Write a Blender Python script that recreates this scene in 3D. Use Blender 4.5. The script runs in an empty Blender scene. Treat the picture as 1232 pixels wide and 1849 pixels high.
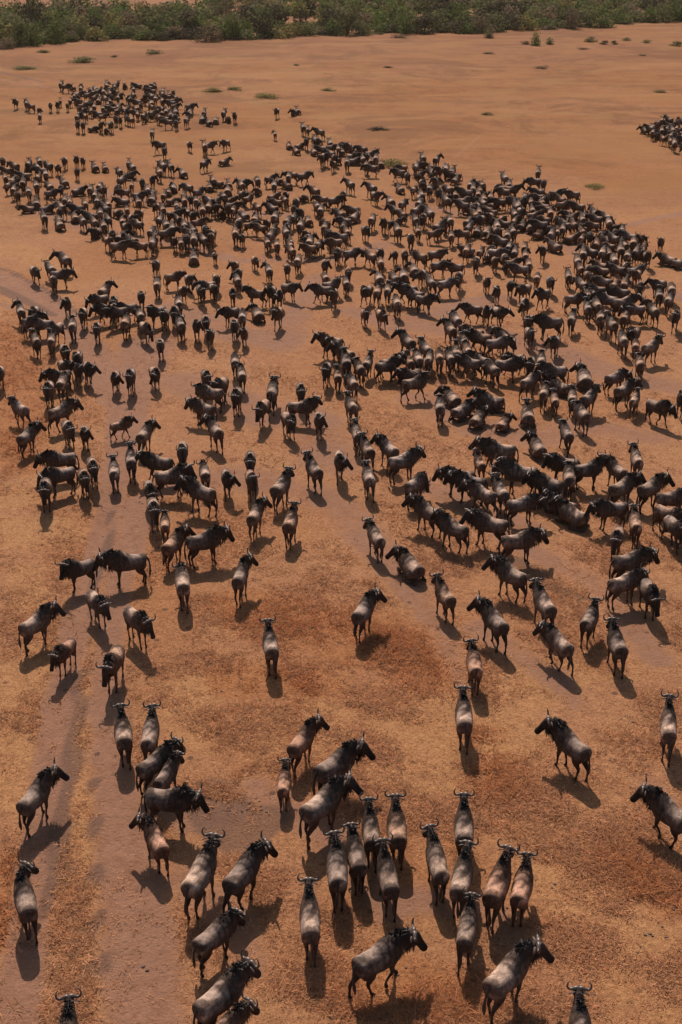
import bpy, bmesh, math, random
import numpy as np
from mathutils import Vector, Matrix

random.seed(7)
rng = np.random.default_rng(7)
R = math.radians
scene = bpy.context.scene
col = scene.collection

# ------------------------------------------------------------------ camera
CAM_H, PITCH, VFOV = 23.2, R(26.2), R(45.04)
PW, PH = 1232.0, 1849.0                      # size of the photograph
FPX = PH / 2 / math.tan(VFOV / 2)
cam = bpy.data.cameras.new('camera')
cam.sensor_fit = 'VERTICAL'
cam.sensor_height = 24.0
cam.lens = 12.0 / math.tan(VFOV / 2)
cam.clip_start, cam.clip_end = 0.5, 12000
cam_o = bpy.data.objects.new('camera', cam)
cam_o.location = (0, 0, CAM_H)
cam_o.rotation_euler = (R(90) - PITCH, 0, 0)
col.objects.link(cam_o)
scene.camera = cam_o

# ------------------------------------------------------------------ sky, sun, exposure
SUN_AZ, SUN_EL = R(9.5), R(46)               # azimuth is measured to the left of straight ahead
world = bpy.data.worlds.new('World')
scene.world = world
world.use_nodes = True
wn = world.node_tree
bg = wn.nodes['Background']
sky = wn.nodes.new('ShaderNodeTexSky')
sky.sky_type = 'NISHITA'
sky.sun_disc = False
sky.sun_elevation = SUN_EL
sky.sun_rotation = -SUN_AZ
sky.dust_density = 3.0
wn.links.new(sky.outputs[0], bg.inputs[0])
bg.inputs[1].default_value = 0.085
sun = bpy.data.lights.new('sun', 'SUN')
sun.energy = 5.0
sun.angle = R(0.55)
sun.color = (1.0, 0.83, 0.72)
sun_o = bpy.data.objects.new('sun', sun)
sd = Vector((-math.sin(SUN_AZ) * math.cos(SUN_EL), math.cos(SUN_AZ) * math.cos(SUN_EL), math.sin(SUN_EL)))
sun_o.rotation_euler = sd.to_track_quat('Z', 'Y').to_euler()
sun_o.location = (0, 0, 60)
col.objects.link(sun_o)
scene.view_settings.view_transform = 'Standard'
scene.view_settings.look = 'None'
scene.view_settings.exposure = 0.0
scene.view_settings.gamma = 1.0
scene.view_settings.use_curve_mapping = False

# ------------------------------------------------------------------ helpers
cp, sp = math.cos(PITCH), math.sin(PITCH)

def at(px, py, z=0.0):
    """ground position (at height z) that stands at pixel px, py of the photograph"""
    px = np.asarray(px, float); py = np.asarray(py, float)
    u = (px - PW / 2) / FPX
    v = (PH / 2 - py) / FPX
    dy = cp + v * sp
    dz = -sp + v * cp
    t = (z - CAM_H) / dz
    return u * t, dy * t

def smooth01(x, a, b):
    t = np.clip((x - a) / (b - a), 0, 1)
    return t * t * (3 - 2 * t)

def value_noise(x, y, seed):
    r = np.random.default_rng(seed).random((64, 64))
    xi, yi = np.floor(x).astype(int), np.floor(y).astype(int)
    fx, fy = x - xi, y - yi
    fx = fx * fx * (3 - 2 * fx); fy = fy * fy * (3 - 2 * fy)
    g = lambda a, b: r[a % 64, b % 64]
    return ((g(xi, yi) * (1 - fx) + g(xi + 1, yi) * fx) * (1 - fy)
            + (g(xi, yi + 1) * (1 - fx) + g(xi + 1, yi + 1) * fx) * fy)

def fbm(x, y, seed, o=4):
    s = 0; a = 0.5
    for k in range(o):
        s = s + a * value_noise(x * 2 ** k + 17.3 * k, y * 2 ** k + 5.1 * k, seed + k); a *= .5
    return s / (1 - .5 ** o)

def link(name, me, parent=None):
    o = bpy.data.objects.new(name, me)
    col.objects.link(o)
    if parent: o.parent = parent
    return o

def tag(o, label=None, cat=None, group=None, kind=None):
    if label: o['label'] = label
    if cat: o['category'] = cat
    if group: o['group'] = group
    if kind: o['kind'] = kind
    return o

def mesh_from(name, verts, faces, m=None, smooth=False, colors=None):
    me = bpy.data.meshes.new(name)
    verts = np.asarray(verts, float)
    me.from_pydata(verts.tolist() if len(verts) < 50000 else verts, [], faces if isinstance(faces, list) else faces.tolist())
    if colors is not None:
        a = me.attributes.new('coat', 'FLOAT_COLOR', 'POINT')
        c = np.ones((len(verts), 4)); c[:, :3] = colors
        a.data.foreach_set('color', c.ravel())
    if smooth:
        me.polygons.foreach_set('use_smooth', [True] * len(me.polygons))
    if m: me.materials.append(m)
    return me

# ------------------------------------------------------------------ materials
class NT:
    def __init__(s, name, rough=0.8, spec=0.3):
        s.m = bpy.data.materials.new(name); s.m.use_nodes = True
        s.t = s.m.node_tree; s.b = s.t.nodes['Principled BSDF']
        s.b.inputs['Roughness'].default_value = rough
        s.b.inputs['Specular IOR Level'].default_value = spec
    def n(s, typ, **kw):
        x = s.t.nodes.new('ShaderNode' + typ)
        for k, v in kw.items():
            if k.startswith('i_'):
                k = k[2:]
                x.inputs[int(k) if k.isdigit() else k.replace('_', ' ')].default_value = v
            else: setattr(x, k, v)
        return x
    def l(s, a, b): s.t.links.new(a, b)
    def math(s, op, a, b=None, c=None, clamp=False):
        x = s.n('Math', operation=op, use_clamp=clamp)
        for i, v in enumerate((a, b, c)):
            if v is None: continue
            if isinstance(v, (int, float)): x.inputs[i].default_value = v
            else: s.l(v, x.inputs[i])
        return x.outputs[0]
    def mix(s, f, a, b, mode='MIX'):
        x = s.n('Mix', data_type='RGBA', blend_type=mode)
        for i, v in ((0, f), (6, a), (7, b)):
            if isinstance(v, (int, float)): x.inputs[i].default_value = v
            elif isinstance(v, tuple): x.inputs[i].default_value = (*v, 1)
            else: s.l(v, x.inputs[i])
        return x.outputs[2]
    def noise(s, vec, scale, detail=4, rough=.6, dist=0.):
        x = s.n('TexNoise'); s.l(vec, x.inputs['Vector'])
        x.inputs['Scale'].default_value = scale; x.inputs['Detail'].default_value = detail
        x.inputs['Roughness'].default_value = rough; x.inputs['Distortion'].default_value = dist
        return x.outputs['Fac']
    def ramp(s, v, a, b, lo=0., hi=1.):
        x = s.n('MapRange', interpolation_type='SMOOTHSTEP')
        s.l(v, x.inputs[0])
        for i, q in ((1, a), (2, b), (3, lo), (4, hi)): x.inputs[i].default_value = q
        return x.outputs[0]

def coat_material():
    t = NT('coat', 0.8, 0.12)
    at_ = t.n('Attribute', attribute_name='coat')
    oi = t.n('ObjectInfo')
    tc = t.n('TexCoord')
    c = t.mix(1.0, at_.outputs['Color'], oi.outputs['Color'], 'MULTIPLY')
    mp = t.n('Mapping'); t.l(tc.outputs['Object'], mp.inputs[0]); mp.inputs['Scale'].default_value = (1.0, 1.0, .45)
    oi_off = t.n('VectorMath', operation='SCALE'); t.l(oi.outputs['Location'], oi_off.inputs[0]); oi_off.inputs['Scale'].default_value = .37
    pv = t.n('VectorMath', operation='ADD'); t.l(tc.outputs['Object'], pv.inputs[0]); t.l(oi_off.outputs[0], pv.inputs[1])
    n1 = t.noise(mp.outputs[0], 26, 5, .75)
    n2 = t.noise(pv.outputs[0], 6, 5, .7)
    k = t.math('MULTIPLY', t.ramp(n1, .25, .75, .6, 1.4), t.ramp(n2, .32, .68, .6, 1.35))
    vm = t.n('VectorMath', operation='SCALE'); t.l(c, vm.inputs[0]); t.l(k, vm.inputs['Scale'])
    t.l(vm.outputs[0], t.b.inputs['Base Color'])
    bp = t.n('Bump'); bp.inputs['Strength'].default_value = .35; bp.inputs['Distance'].default_value = .02
    t.l(n1, bp.inputs['Height']); t.l(bp.outputs[0], t.b.inputs['Normal'])
    t.l(t.ramp(n2, .3, .7, .7, .85), t.b.inputs['Roughness'])
    return t.m

def attr_material(name, rough=.75, spec=.2, trans=0.0):
    t = NT(name, rough, spec)
    a = t.n('Attribute', attribute_name='coat')
    oi = t.n('ObjectInfo')
    c = t.mix(1.0, a.outputs['Color'], oi.outputs['Color'], 'MULTIPLY')
    t.l(c, t.b.inputs['Base Color'])
    if trans:
        tr = t.n('BsdfTranslucent'); t.l(c, tr.inputs[0])
        mx = t.n('MixShader'); mx.inputs[0].default_value = trans
        out = t.t.nodes['Material Output']
        t.l(t.b.outputs[0], mx.inputs[1]); t.l(tr.outputs[0], mx.inputs[2]); t.l(mx.outputs[0], out.inputs[0])
    return t.m

def horn_material():
    t = NT('horn', .38, .5)
    tc = t.n('TexCoord')
    n = t.noise(tc.outputs['Object'], 22, 3, .6)
    t.l(t.mix(n, (.05, .037, .03), (.19, .145, .115)), t.b.inputs['Base Color'])
    return t.m

M_COAT, M_HAIR, M_HORN = coat_material(), attr_material('hair', .6, .3), horn_material()
M_GRASS = attr_material('dry_grass', .75, .15, .45)
M_LEAF = attr_material('leaf', .9, .04, .35)
M_BARK = attr_material('bark', .85, .15)

# ------------------------------------------------------------------ the ground
# worn soil, tracks and kinds of grass, laid out as strokes (polyline, half width) over the plain
SOIL = [  # photo pixels x, y, half width in pixels
    [(30, 1900, 42), (48, 1700, 40), (66, 1560, 38), (92, 1400, 38), (112, 1240, 30), (140, 1120, 26), (172, 1010, 24), (196, 920, 26), (212, 850, 28), (228, 760, 34), (245, 690, 44), (270, 620, 50)],
    [(268, 1900, 84), (250, 1700, 74), (225, 1540, 58), (205, 1400, 42), (196, 1280, 34), (196, 1180, 30), (205, 1090, 30), (230, 1000, 30), (262, 900, 30)],
    [(-60, 488, 32), (0, 502, 34), (60, 530, 34), (120, 575, 28), (170, 640, 28), (205, 720, 32)],
    [(-60, 545, 8), (0, 548, 8), (60, 572, 8)],
    [(300, 560, 60), (400, 590, 60), (500, 620, 60), (540, 560, 30), (580, 500, 30)],
    [(330, 690, 60), (450, 740, 80), (560, 760, 70), (600, 840, 60)],
    [(300, 880, 40), (420, 860, 60), (540, 880, 50), (620, 920, 50), (690, 1000, 44), (740, 1060, 40), (800, 1140, 30), (830, 1230, 26)],
    [(900, 960, 30), (970, 1000, 34), (1040, 1034, 34), (1090, 1065, 34), (1130, 1120, 36), (1190, 1190, 34)],
    [(760, 720, 46), (860, 770, 50), (960, 790, 60), (1060, 770, 50), (1180, 790, 40)],
    [(780, 880, 40), (880, 930, 44), (960, 950, 30)],
    [(780, 590, 50), (900, 610, 60), (1010, 640, 60), (1120, 680, 50), (1230, 700, 40)],
    [(640, 560, 40), (720, 590, 40), (800, 560, 40), (900, 540, 40)],
    [(870, 1130, 36), (930, 1180, 36), (1000, 1220, 34), (1040, 1270, 26)],
    [(470, 1420, 40), (560, 1480, 44), (640, 1560, 44), (700, 1640, 40), (760, 1620, 46), (880, 1640, 46), (930, 1700, 40)],
    [(280, 1440, 40), (340, 1480, 40), (420, 1470, 34)],
    [(330, 1580, 40), (420, 1660, 46), (460, 1740, 40)],
    [(1180, 1420, 34), (1240, 1500, 34)],
    [(60, 380, 20), (180, 420, 26), (320, 440, 26), (420, 470, 24), (600, 470, 24), (700, 440, 24)],
    [(100, 330, 16), (240, 360, 24), (380, 380, 24), (540, 390, 24)],
    [(690, 360, 14), (800, 380, 24), (900, 400, 26), (1020, 440, 26), (1130, 500, 26), (1240, 540, 26)],
    [(1120, 410, 12), (1180, 395, 14), (1260, 380, 16)],
    [(0, 143, 7), (60, 152, 7), (120, 166, 6), (170, 176, 6)],
    [(820, 285, 3), (840, 268, 3), (866, 246, 3)],
    [(690, 122, 2), (780, 124, 2), (900, 122, 2)],
    [(960, 86, 3), (1080, 84, 3), (1160, 78, 3), (1260, 70, 3)],
]
TRACKS = SOIL[0:3]
RUTDARK = [  # dark damp edges of the wheel ruts
    [(70, 1660, 9), (105, 1520, 15), (126, 1400, 16), (138, 1300, 12), (150, 1210, 8)],
    [(116, 1540, 12), (132, 1640, 9), (155, 1800, 12)],
    [(172, 1400, 5), (170, 1550, 6), (182, 1750, 8)],
    [(160, 1110, 7), (185, 1010, 8), (205, 920, 7)],
    [(380, 1440, 50), (430, 1500, 60), (480, 1480, 40)],
    [(930, 1010, 14), (1000, 1060, 16), (1050, 1080, 12)],
    [(-30, 512, 12), (0, 520, 13), (50, 545, 12), (95, 568, 9)],
    [(-30, 478, 4), (20, 490, 5), (80, 520, 5), (140, 565, 5)],
    [(0, 130, 6), (80, 148, 4)],
]
ORANGE = [
    [(-40, 600, 70), (20, 700, 60), (40, 840, 50)],
    [(440, 1090, 60), (540, 1130, 90), (700, 1160, 90), (780, 1220, 60)],
    [(420, 1230, 50), (560, 1240, 60)],
    [(880, 1330, 50), (900, 1420, 50)],
    [(20, 1560, 30), (10, 1700, 30)],
    [(700, 1790, 90), (820, 1800, 70)],
    [(1140, 1560, 60), (1200, 1620, 60)],
    [(760, 220, 60), (900, 260, 80), (1060, 300, 80), (1200, 330, 70)],
    [(640, 180, 60), (900, 160, 60), (1180, 180, 60)],
]
PALE = [  # paler, yellower short straw
    [(-40, 950, 60), (60, 960, 60), (130, 960, 40)],
    [(40, 1040, 40), (80, 1200, 40), (30, 1320, 50)],
    [(150, 1240, 22), (140, 1400, 22), (150, 1560, 30), (150, 1700, 34), (170, 1849, 30)],
    [(480, 1330, 60), (720, 1330, 80), (1000, 1220, 60)],
    [(20, 450, 40), (120, 490, 26)],
    [(-20, 900, 60), (60, 900, 40)], [(30, 1240, 60), (10, 1440, 40)], [(980, 1500, 70), (1080, 1640, 90), (1180, 1780, 90)], [(560, 1290, 60), (760, 1400, 70), (960, 1340, 50)], [(350, 1330, 50), (330, 1240, 40)],
    [(40, 230, 40), (200, 255, 36), (300, 250, 20)],
    [(430, 260, 30), (520, 300, 16)],
    [(940, 88, 4), (1080, 85, 4.5), (1160, 79, 5), (1270, 68, 6)],
    [(815, 290, 4), (842, 266, 4), (868, 244, 3)],
    [(640, 118, 3), (700, 122, 3.5), (800, 126, 3)], [(380, 112, 4), (520, 98, 4), (620, 96, 3)],
    [(1110, 400, 16), (1180, 388, 20), (1260, 370, 22)],
]

def st_k(st): return (.97, .86, .97)[TRACKS.index(st)] if st in TRACKS else .66

def stroke_field(X, Y, strokes, soft=.6, weighted=False):
    f = np.zeros_like(X)
    for st in strokes:
        p = np.array(st, float)
        wx, wy = at(p[:, 0], p[:, 1])
        w = p[:, 2] / ((p[:, 1] + 172) * cp / CAM_H)
        best = np.full(X.shape, -1e9)
        for i in range(len(p) - 1):
            ax, ay, bx, by = wx[i], wy[i], wx[i + 1], wy[i + 1]
            dx, dy = bx - ax, by - ay
            t = np.clip(((X - ax) * dx + (Y - ay) * dy) / (dx * dx + dy * dy + 1e-9), 0, 1)
            d = np.hypot(X - ax - t * dx, Y - ay - t * dy)
            ww = w[i] + (w[i + 1] - w[i]) * t
            best = np.maximum(best, 1 - d / ww)            # 1 on the line, 0 on the edge
        f = np.maximum(f, smooth01(best, -soft, soft) * (st_k(st) if weighted else 1))
    return f

def ground_h(X, Y):
    X = np.asarray(X, float); Y = np.asarray(Y, float)
    h = .10 * (fbm(X * .09, Y * .09, 3, 3) - .5) + .05 * (fbm(X * .5, Y * .5, 9, 3) - .5)
    h = h - .07 * stroke_field(X, Y, TRACKS, .5)
    return h

xs_in = np.arange(-44, 44.01, .36)
g = [44.4]
while g[-1] < 6000: g.append(g[-1] + .4 * (1 + (g[-1] - 44) * .06))
xs = np.concatenate([-np.array(g[::-1]), xs_in, g])
ys_in = np.arange(8, 112, .36)
g = [112.4]
while g[-1] < 9000: g.append(g[-1] + .4 * (1 + (g[-1] - 112) * .022))
gb = [7.6]
while gb[-1] > -3000: gb.append(gb[-1] - .5 * (1 + (8 - gb[-1]) * .25))
ys = np.concatenate([gb[::-1], ys_in, g])
GX, GY = np.meshgrid(xs, ys)
nx, ny = len(xs), len(ys)
X, Y = GX.ravel(), GY.ravel()
Z = ground_h(X, Y) * smooth01(np.hypot(X, Y), 900, 300)
soil = stroke_field(X, Y, SOIL, .75, True)
far = smooth01(Y, 60, 150)
mask = np.ones((len(X), 4))
mask[:, 0] = soil
mask[:, 1] = stroke_field(X, Y, ORANGE, .9)
mask[:, 2] = stroke_field(X, Y, RUTDARK, .5)
mask[:, 3] = stroke_field(X, Y, PALE, .9)

def ground_material():
    t = NT('plain', .92, .12)
    a = t.n('Attribute', attribute_name='mask')
    tc = t.n('TexCoord'); P = tc.outputs['Object']
    sep = t.n('SeparateColor'); t.l(a.outputs['Color'], sep.inputs[0])
    soil, orange, dark, pale = sep.outputs[0], sep.outputs[1], sep.outputs[2], a.outputs['Alpha']
    nL = t.noise(P, .045, 4, .6, .4)
    nM = t.noise(P, .35, 5, .65, .5)
    nS = t.noise(P, 2.2, 6, .7, .6)
    nF = t.noise(P, 9, 5, .75, .4)
    nG = t.noise(P, 30, 3, .7)
    # grass: straw, orange seed heads, pale yellow stubble
    fibre = t.math('MULTIPLY_ADD', nG, .35, t.math('MULTIPLY_ADD', nF, .45, t.math('MULTIPLY', nS, .2)))
    straw = t.mix(t.ramp(fibre, .39, .60), (.205, .094, .048), (.425, .215, .108))
    rus = t.mix(t.ramp(fibre, .39, .60), (.20, .083, .033), (.40, .172, .066))
    pal = t.mix(t.ramp(fibre, .39, .60), (.245, .117, .050), (.475, .253, .112))
    nR = t.math('MULTIPLY_ADD', nM, .55, t.math('MULTIPLY', nS, .45))
    redf = t.mix(t.ramp(nR, .40, .60), (.180, .070, .020), (.262, .106, .030))
    brk = t.math('SUBTRACT', nM, .5)
    brk2 = t.math('MULTIPLY_ADD', nS, .8, t.math('MULTIPLY_ADD', brk, 1.2, -.4))
    def mk(v, k=1.25, lo=.25, hi=.75):
        return t.ramp(t.math('MULTIPLY_ADD', brk2, k, v), lo, hi)
    gcol = t.mix(t.ramp(nM, .35, .65, 0, .55), straw, pal)
    gcol = t.mix(t.ramp(nL, .45, .65, 0, .6), gcol, rus)
    gcol = t.mix(t.math('MULTIPLY', mk(orange, .8, .25, .75), .7), gcol, rus)
    gcol = t.mix(t.math('MULTIPLY', mk(pale, .7), .75), gcol, pal)
    # the far plain runs redder
    sx = t.n('SeparateXYZ'); t.l(P, sx.inputs[0])
    fy = t.ramp(sx.outputs['Y'], 60, 165)
    gcol = t.mix(t.math('MULTIPLY', fy, t.ramp(nL, .3, .7, .55, .95)), gcol, redf)
    gcol = t.mix(t.math('MULTIPLY', t.ramp(sx.outputs['Y'], 190, 240), .6), gcol, (0.202, 0.084, 0.040))
    # cattle trails and faint long bands across the far plain
    mp = t.n('Mapping'); t.l(P, mp.inputs[0]); mp.inputs['Scale'].default_value = (.035, .16, 1)
    nB = t.noise(mp.outputs[0], 1.0, 5, .65, .6)
    gcol = t.mix(t.math('MULTIPLY', fy, t.ramp(nB, .52, .62, 0, .65)), gcol, (.290, .145, .056))
    gcol = t.mix(t.math('MULTIPLY', fy, t.ramp(nB, .47, .38, 0, .55)), gcol, (.170, .078, .032))
    nO = t.noise(P, .11, 4, .6, .3)
    gcol = t.mix(t.math('MULTIPLY', fy, t.ramp(nO, .52, .64, 0, .6)), gcol, (.245, .128, .044))
    nP = t.noise(P, .055, 7, .72, .8)
    gcol = t.mix(t.math('MULTIPLY', fy, t.ramp(nP, .50, .60, 0, .6)), gcol, (.143, .059, .021))
    gcol = t.mix(t.math('MULTIPLY', fy, t.ramp(nP, .47, .40, 0, .6)), gcol, (.265, .122, .039))
    # bare spots and dark litter
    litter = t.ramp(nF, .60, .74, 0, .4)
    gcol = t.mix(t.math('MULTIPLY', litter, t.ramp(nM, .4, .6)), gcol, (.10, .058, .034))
    # soil
    scol = t.mix(t.ramp(nS, .3, .7), (.225, .114, .070), (.302, .161, .099))
    scol = t.mix(t.ramp(nM, .4, .7, 0, .6), scol, (.266, .147, .094))
    scol = t.mix(t.ramp(nF, .62, .75, 0, .5), scol, (.11, .06, .045))
    c = t.mix(mk(soil, .9), gcol, scol)
    c = t.mix(t.math('MULTIPLY', mk(dark, .6, .2, .7), .72), c, (.130, .076, .055))
    # droppings and trodden dung
    vo = t.n('TexVoronoi', feature='F1'); t.l(P, vo.inputs['Vector']); vo.inputs['Scale'].default_value = 1.1
    vo.inputs['Randomness'].default_value = 1
    sz = t.n('SeparateColor'); t.l(vo.outputs['Color'], sz.inputs[0])
    dung = t.math('LESS_THAN', vo.outputs['Distance'], t.math('MULTIPLY', t.math('GREATER_THAN', sz.outputs[0], .72), t.math('MULTIPLY_ADD', nF, .22, .0)))
    c = t.mix(t.math('MULTIPLY', dung, .7), c, (.075, .045, .032))
    t.l(c, t.b.inputs['Base Color'])
    # hoof prints trodden into the loose soil
    hv = t.n('TexVoronoi', feature='SMOOTH_F1'); t.l(P, hv.inputs['Vector']); hv.inputs['Scale'].default_value = 4.6
    hv.inputs['Smoothness'].default_value = .25; hv.inputs['Randomness'].default_value = 1
    hoof = t.math('MULTIPLY', t.ramp(hv.outputs['Distance'], .12, .34), t.math('MULTIPLY_ADD', soil, .9, .15))
    bp = t.n('Bump'); bp.inputs['Strength'].default_value = .75; bp.inputs['Distance'].default_value = .09
    t.l(t.math('MULTIPLY_ADD', hoof, .3, t.math('MULTIPLY_ADD', nG, .4, t.math('MULTIPLY_ADD', nF, .9, t.math('MULTIPLY', nS, .8)))), bp.inputs['Height'])
    t.l(bp.outputs[0], t.b.inputs['Normal'])
    return t.m
M_GROUND = ground_material()

idx = np.arange(nx * ny).reshape(ny, nx)
quads = np.stack([idx[:-1, :-1], idx[:-1, 1:], idx[1:, 1:], idx[1:, :-1]], -1).reshape(-1, 4)
trk = stroke_field(X, Y, TRACKS, .6)
qt = trk[quads].mean(1) > .5
PV = np.stack([X, Y, Z], 1)

def sheet(name, q):
    used = np.unique(q); remap = np.zeros(len(PV), int); remap[used] = np.arange(len(used))
    me = bpy.data.meshes.new(name)
    me.from_pydata(PV[used], [], remap[q])
    a = me.attributes.new('mask', 'FLOAT_COLOR', 'POINT')
    a.data.foreach_set('color', mask[used].ravel())
    me.polygons.foreach_set('use_smooth', [True] * len(me.polygons))
    me.materials.append(M_GROUND)
    return tag(link(name, me), kind='structure')
sheet('ground', quads[~qt])
sheet('dirt_track', quads[qt])

# short dry grass standing on the plain: nobody could count it
def grass(name, n, x_rng, y0, y1, height, blades, seed, width):
    r = np.random.default_rng(seed)
    py = r.uniform(y0, y1, n * 3); 
    dpx = r.uniform(-420, PW + 420, n * 3)
    gx, gy = at(dpx, py)
    k = (py + 172) / (y1 + 172)                              # even density on the ground
    keep = r.random(n * 3) < (1 / k ** 1.0) * ((y0 + 172) / (y1 + 172))
    s = stroke_field(gx, gy, SOIL)
    pat = fbm(gx * .55 + gy * .25, gy * .55 - gx * .1, 21, 5)
    keep &= r.random(n * 3) < (1 - .93 * smooth01(s + (pat - .5) * 1.1, .3, .7)) * (.15 + .85 * smooth01(pat, .35, .6))
    gx, gy, s, pat = gx[keep][:n], gy[keep][:n], s[keep][:n], pat[keep][:n]
    m = len(gx)
    org = stroke_field(gx, gy, ORANGE, .9)
    gz = ground_h(gx, gy)
    hgt = height * (.5 + .9 * r.random(m)) * (.55 + .9 * smooth01(pat, .35, .75)) * (1 + .7 * org)
    c0 = np.array([.57, .322, .172]); c1 = np.array([.50, .215, .085]); c2 = np.array([.38, .198, .108])
    tt = np.clip(org * .8 + r.normal(0, .25, m), 0, 1)[:, None]; dd = (r.random(m) < .22)[:, None]
    cc = np.where(dd, c2, c0 * (1 - tt) + c1 * tt) * r.uniform(.62, 1.38, (m, 1))
    B = blades
    a = r.uniform(0, 2 * np.pi, (m, B)); lean = r.uniform(.55, 2.6, (m, B))
    L = hgt[:, None] * r.uniform(.6, 1.25, (m, B))
    ox = gx[:, None] + r.normal(0, .05, (m, B)); oy = gy[:, None] + r.normal(0, .05, (m, B))
    oz = gz[:, None] - .01 + 0 * ox
    tx = ox + np.cos(a) * L * lean; ty = oy + np.sin(a) * L * lean; tz = oz + L / np.sqrt(1 + lean ** 2 * .3)
    w = width * r.uniform(.6, 1.4, (m, B)); b = a + np.pi / 2 + r.normal(0, .6, (m, B))
    V = np.stack([np.stack([ox - np.cos(b) * w, oy - np.sin(b) * w, oz], -1),
                  np.stack([ox + np.cos(b) * w, oy + np.sin(b) * w, oz], -1),
                  np.stack([tx, ty, tz], -1)], 2).reshape(-1, 3)
    F = np.arange(len(V)).reshape(-1, 3)
    C = np.repeat(cc, B * 3, 0)
    o = link(name, mesh_from(name, V, F, M_GRASS, colors=C))
    return tag(o, kind='stuff')
GRASS_N = 92000
o = grass('dry_grass', GRASS_N, None, 1000, 2150, .085, 6, 5, .015)
tag(o, 'short dry straw grass tufts covering the near plain', 'dry grass')
o = grass('dry_grass', 40000, None, 560, 1010, .09, 4, 6, .018)
tag(o, 'thin dry straw grass further off among the herd', 'dry grass')

# trodden dung and clods scattered over the near ground
def clods(n, boxes, seed):
    r = np.random.default_rng(seed)
    V, F, b = [], [], 0
    for x0, y0, x1, y1, k in boxes:
        for i in range(int(n * k)):
            px, py = r.uniform(x0, x1), r.uniform(y0, y1)
            cx, cy = (float(q) for q in at(px, py))
            for j in range(r.integers(1, 5)):
                x, y = cx + r.normal(0, .12), cy + r.normal(0, .12)
                s_ = r.uniform(.02, .06); m = 7
                z = float(ground_h(x, y))
                a0 = r.uniform(0, 6.28)
                ring = [(x + math.cos(a0 + 6.2832 * q / m) * s_ * r.uniform(.7, 1.35), y + math.sin(a0 + 6.2832 * q / m) * s_ * r.uniform(.7, 1.35), z - .01) for q in range(m)]
                ring2 = [(x + (p[0] - x) * .6, y + (p[1] - y) * .6, z + s_ * r.uniform(.3, .5)) for p in ring]
                V += ring + ring2 + [(x, y, z + s_ * .5)]
                F += [(b + q, b + (q + 1) % m, b + m + (q + 1) % m, b + m + q) for q in range(m)]
                F += [(b + m + q, b + m + (q + 1) % m, b + 2 * m) for q in range(m)]
                b += 2 * m + 1
    c = np.tile([.075, .045, .032], (len(V), 1)) * np.repeat(r.uniform(.7, 1.6, len(V) // 15), 15)[:, None]
    o = link('dung', mesh_from('dung', V, F, M_HAIR, True, c))
    return tag(o, 'small dark dung clods strewn over the trampled grass', 'dung', None, 'stuff')
clods(9, [(820, 1430, 1232, 1849, 2.6), (0, 1250, 820, 1849, 1.6), (330, 1400, 560, 1520, .8), (0, 900, 1232, 1250, 1.6), (820, 1200, 1232, 1450, .8), (0, 620, 1232, 900, 1.0)], 31)

# ------------------------------------------------------------------ wildebeest: one body surface per pose, parts on it
V3 = lambda *a: np.array(a, float)

def rotz(p, c, a):
    ca, sa = math.cos(a), math.sin(a)
    d = p - c
    return c + V3(d[0] * ca - d[1] * sa, d[0] * sa + d[1] * ca, d[2])

def frame(d, up=V3(0, 0, 1)):
    d = d / np.linalg.norm(d)
    s = np.cross(up, d); s /= np.linalg.norm(s)
    return d, s, np.cross(d, s)

KX = .81      # short coupled body

class Body:
    """rings of ellipses along bones; the tubes are later fused into one skin"""
    def __init__(s): s.v, s.f, s.smp = [], [], []
    def tube(s, pts, seg=14, side=None, tag_=0, sub=3):
        """pts: (x, y, z, half width, half height)"""
        P = np.array(pts, float)
        # refine with Catmull-Rom so that outlines are curved
        Q = []
        n = len(P)
        for i in range(n - 1):
            p0, p1, p2, p3 = P[max(i - 1, 0)], P[i], P[i + 1], P[min(i + 2, n - 1)]
            for k in range(sub):
                t = k / sub
                Q.append(.5 * (2 * p1 + (p2 - p0) * t + (2 * p0 - 5 * p1 + 4 * p2 - p3) * t * t + (3 * p1 - p0 - 3 * p2 + p3) * t ** 3))
        Q.append(P[-1]); Q = np.array(Q); Q[:, 3:] = np.maximum(Q[:, 3:], .008)
        b = len(s.v); m = len(Q)
        for i in range(m):
            d = Q[min(i + 1, m - 1), :3] - Q[max(i - 1, 0), :3]
            sv = V3(0, 1, 0) if side is None else side
            d = d / np.linalg.norm(d)
            sv = sv - d * (sv @ d); sv /= np.linalg.norm(sv)
            uv = np.cross(d, sv)
            for k in range(seg):
                a = 2 * math.pi * k / seg
                s.v.append(Q[i, :3] + sv * math.cos(a) * Q[i, 3] + uv * math.sin(a) * Q[i, 4])
            s.smp.append((*Q[i, :3], (Q[i, 3] + Q[i, 4]) / 2, tag_, i / (m - 1)))
        for i in range(m - 1):
            for k in range(seg):
                s.f.append((b + i * seg + k, b + i * seg + (k + 1) % seg, b + (i + 1) * seg + (k + 1) % seg, b + (i + 1) * seg + k))
        s.f.append(tuple(b + k for k in range(seg))[::-1])
        s.f.append(tuple(b + (m - 1) * seg + k for k in range(seg)))

TORSO, NECK, HEAD, FLEG, HLEG = range(5)

def eval_mesh(o):
    dg = bpy.context.evaluated_depsgraph_get()
    return bpy.data.meshes.new_from_object(o.evaluated_get(dg))

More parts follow.
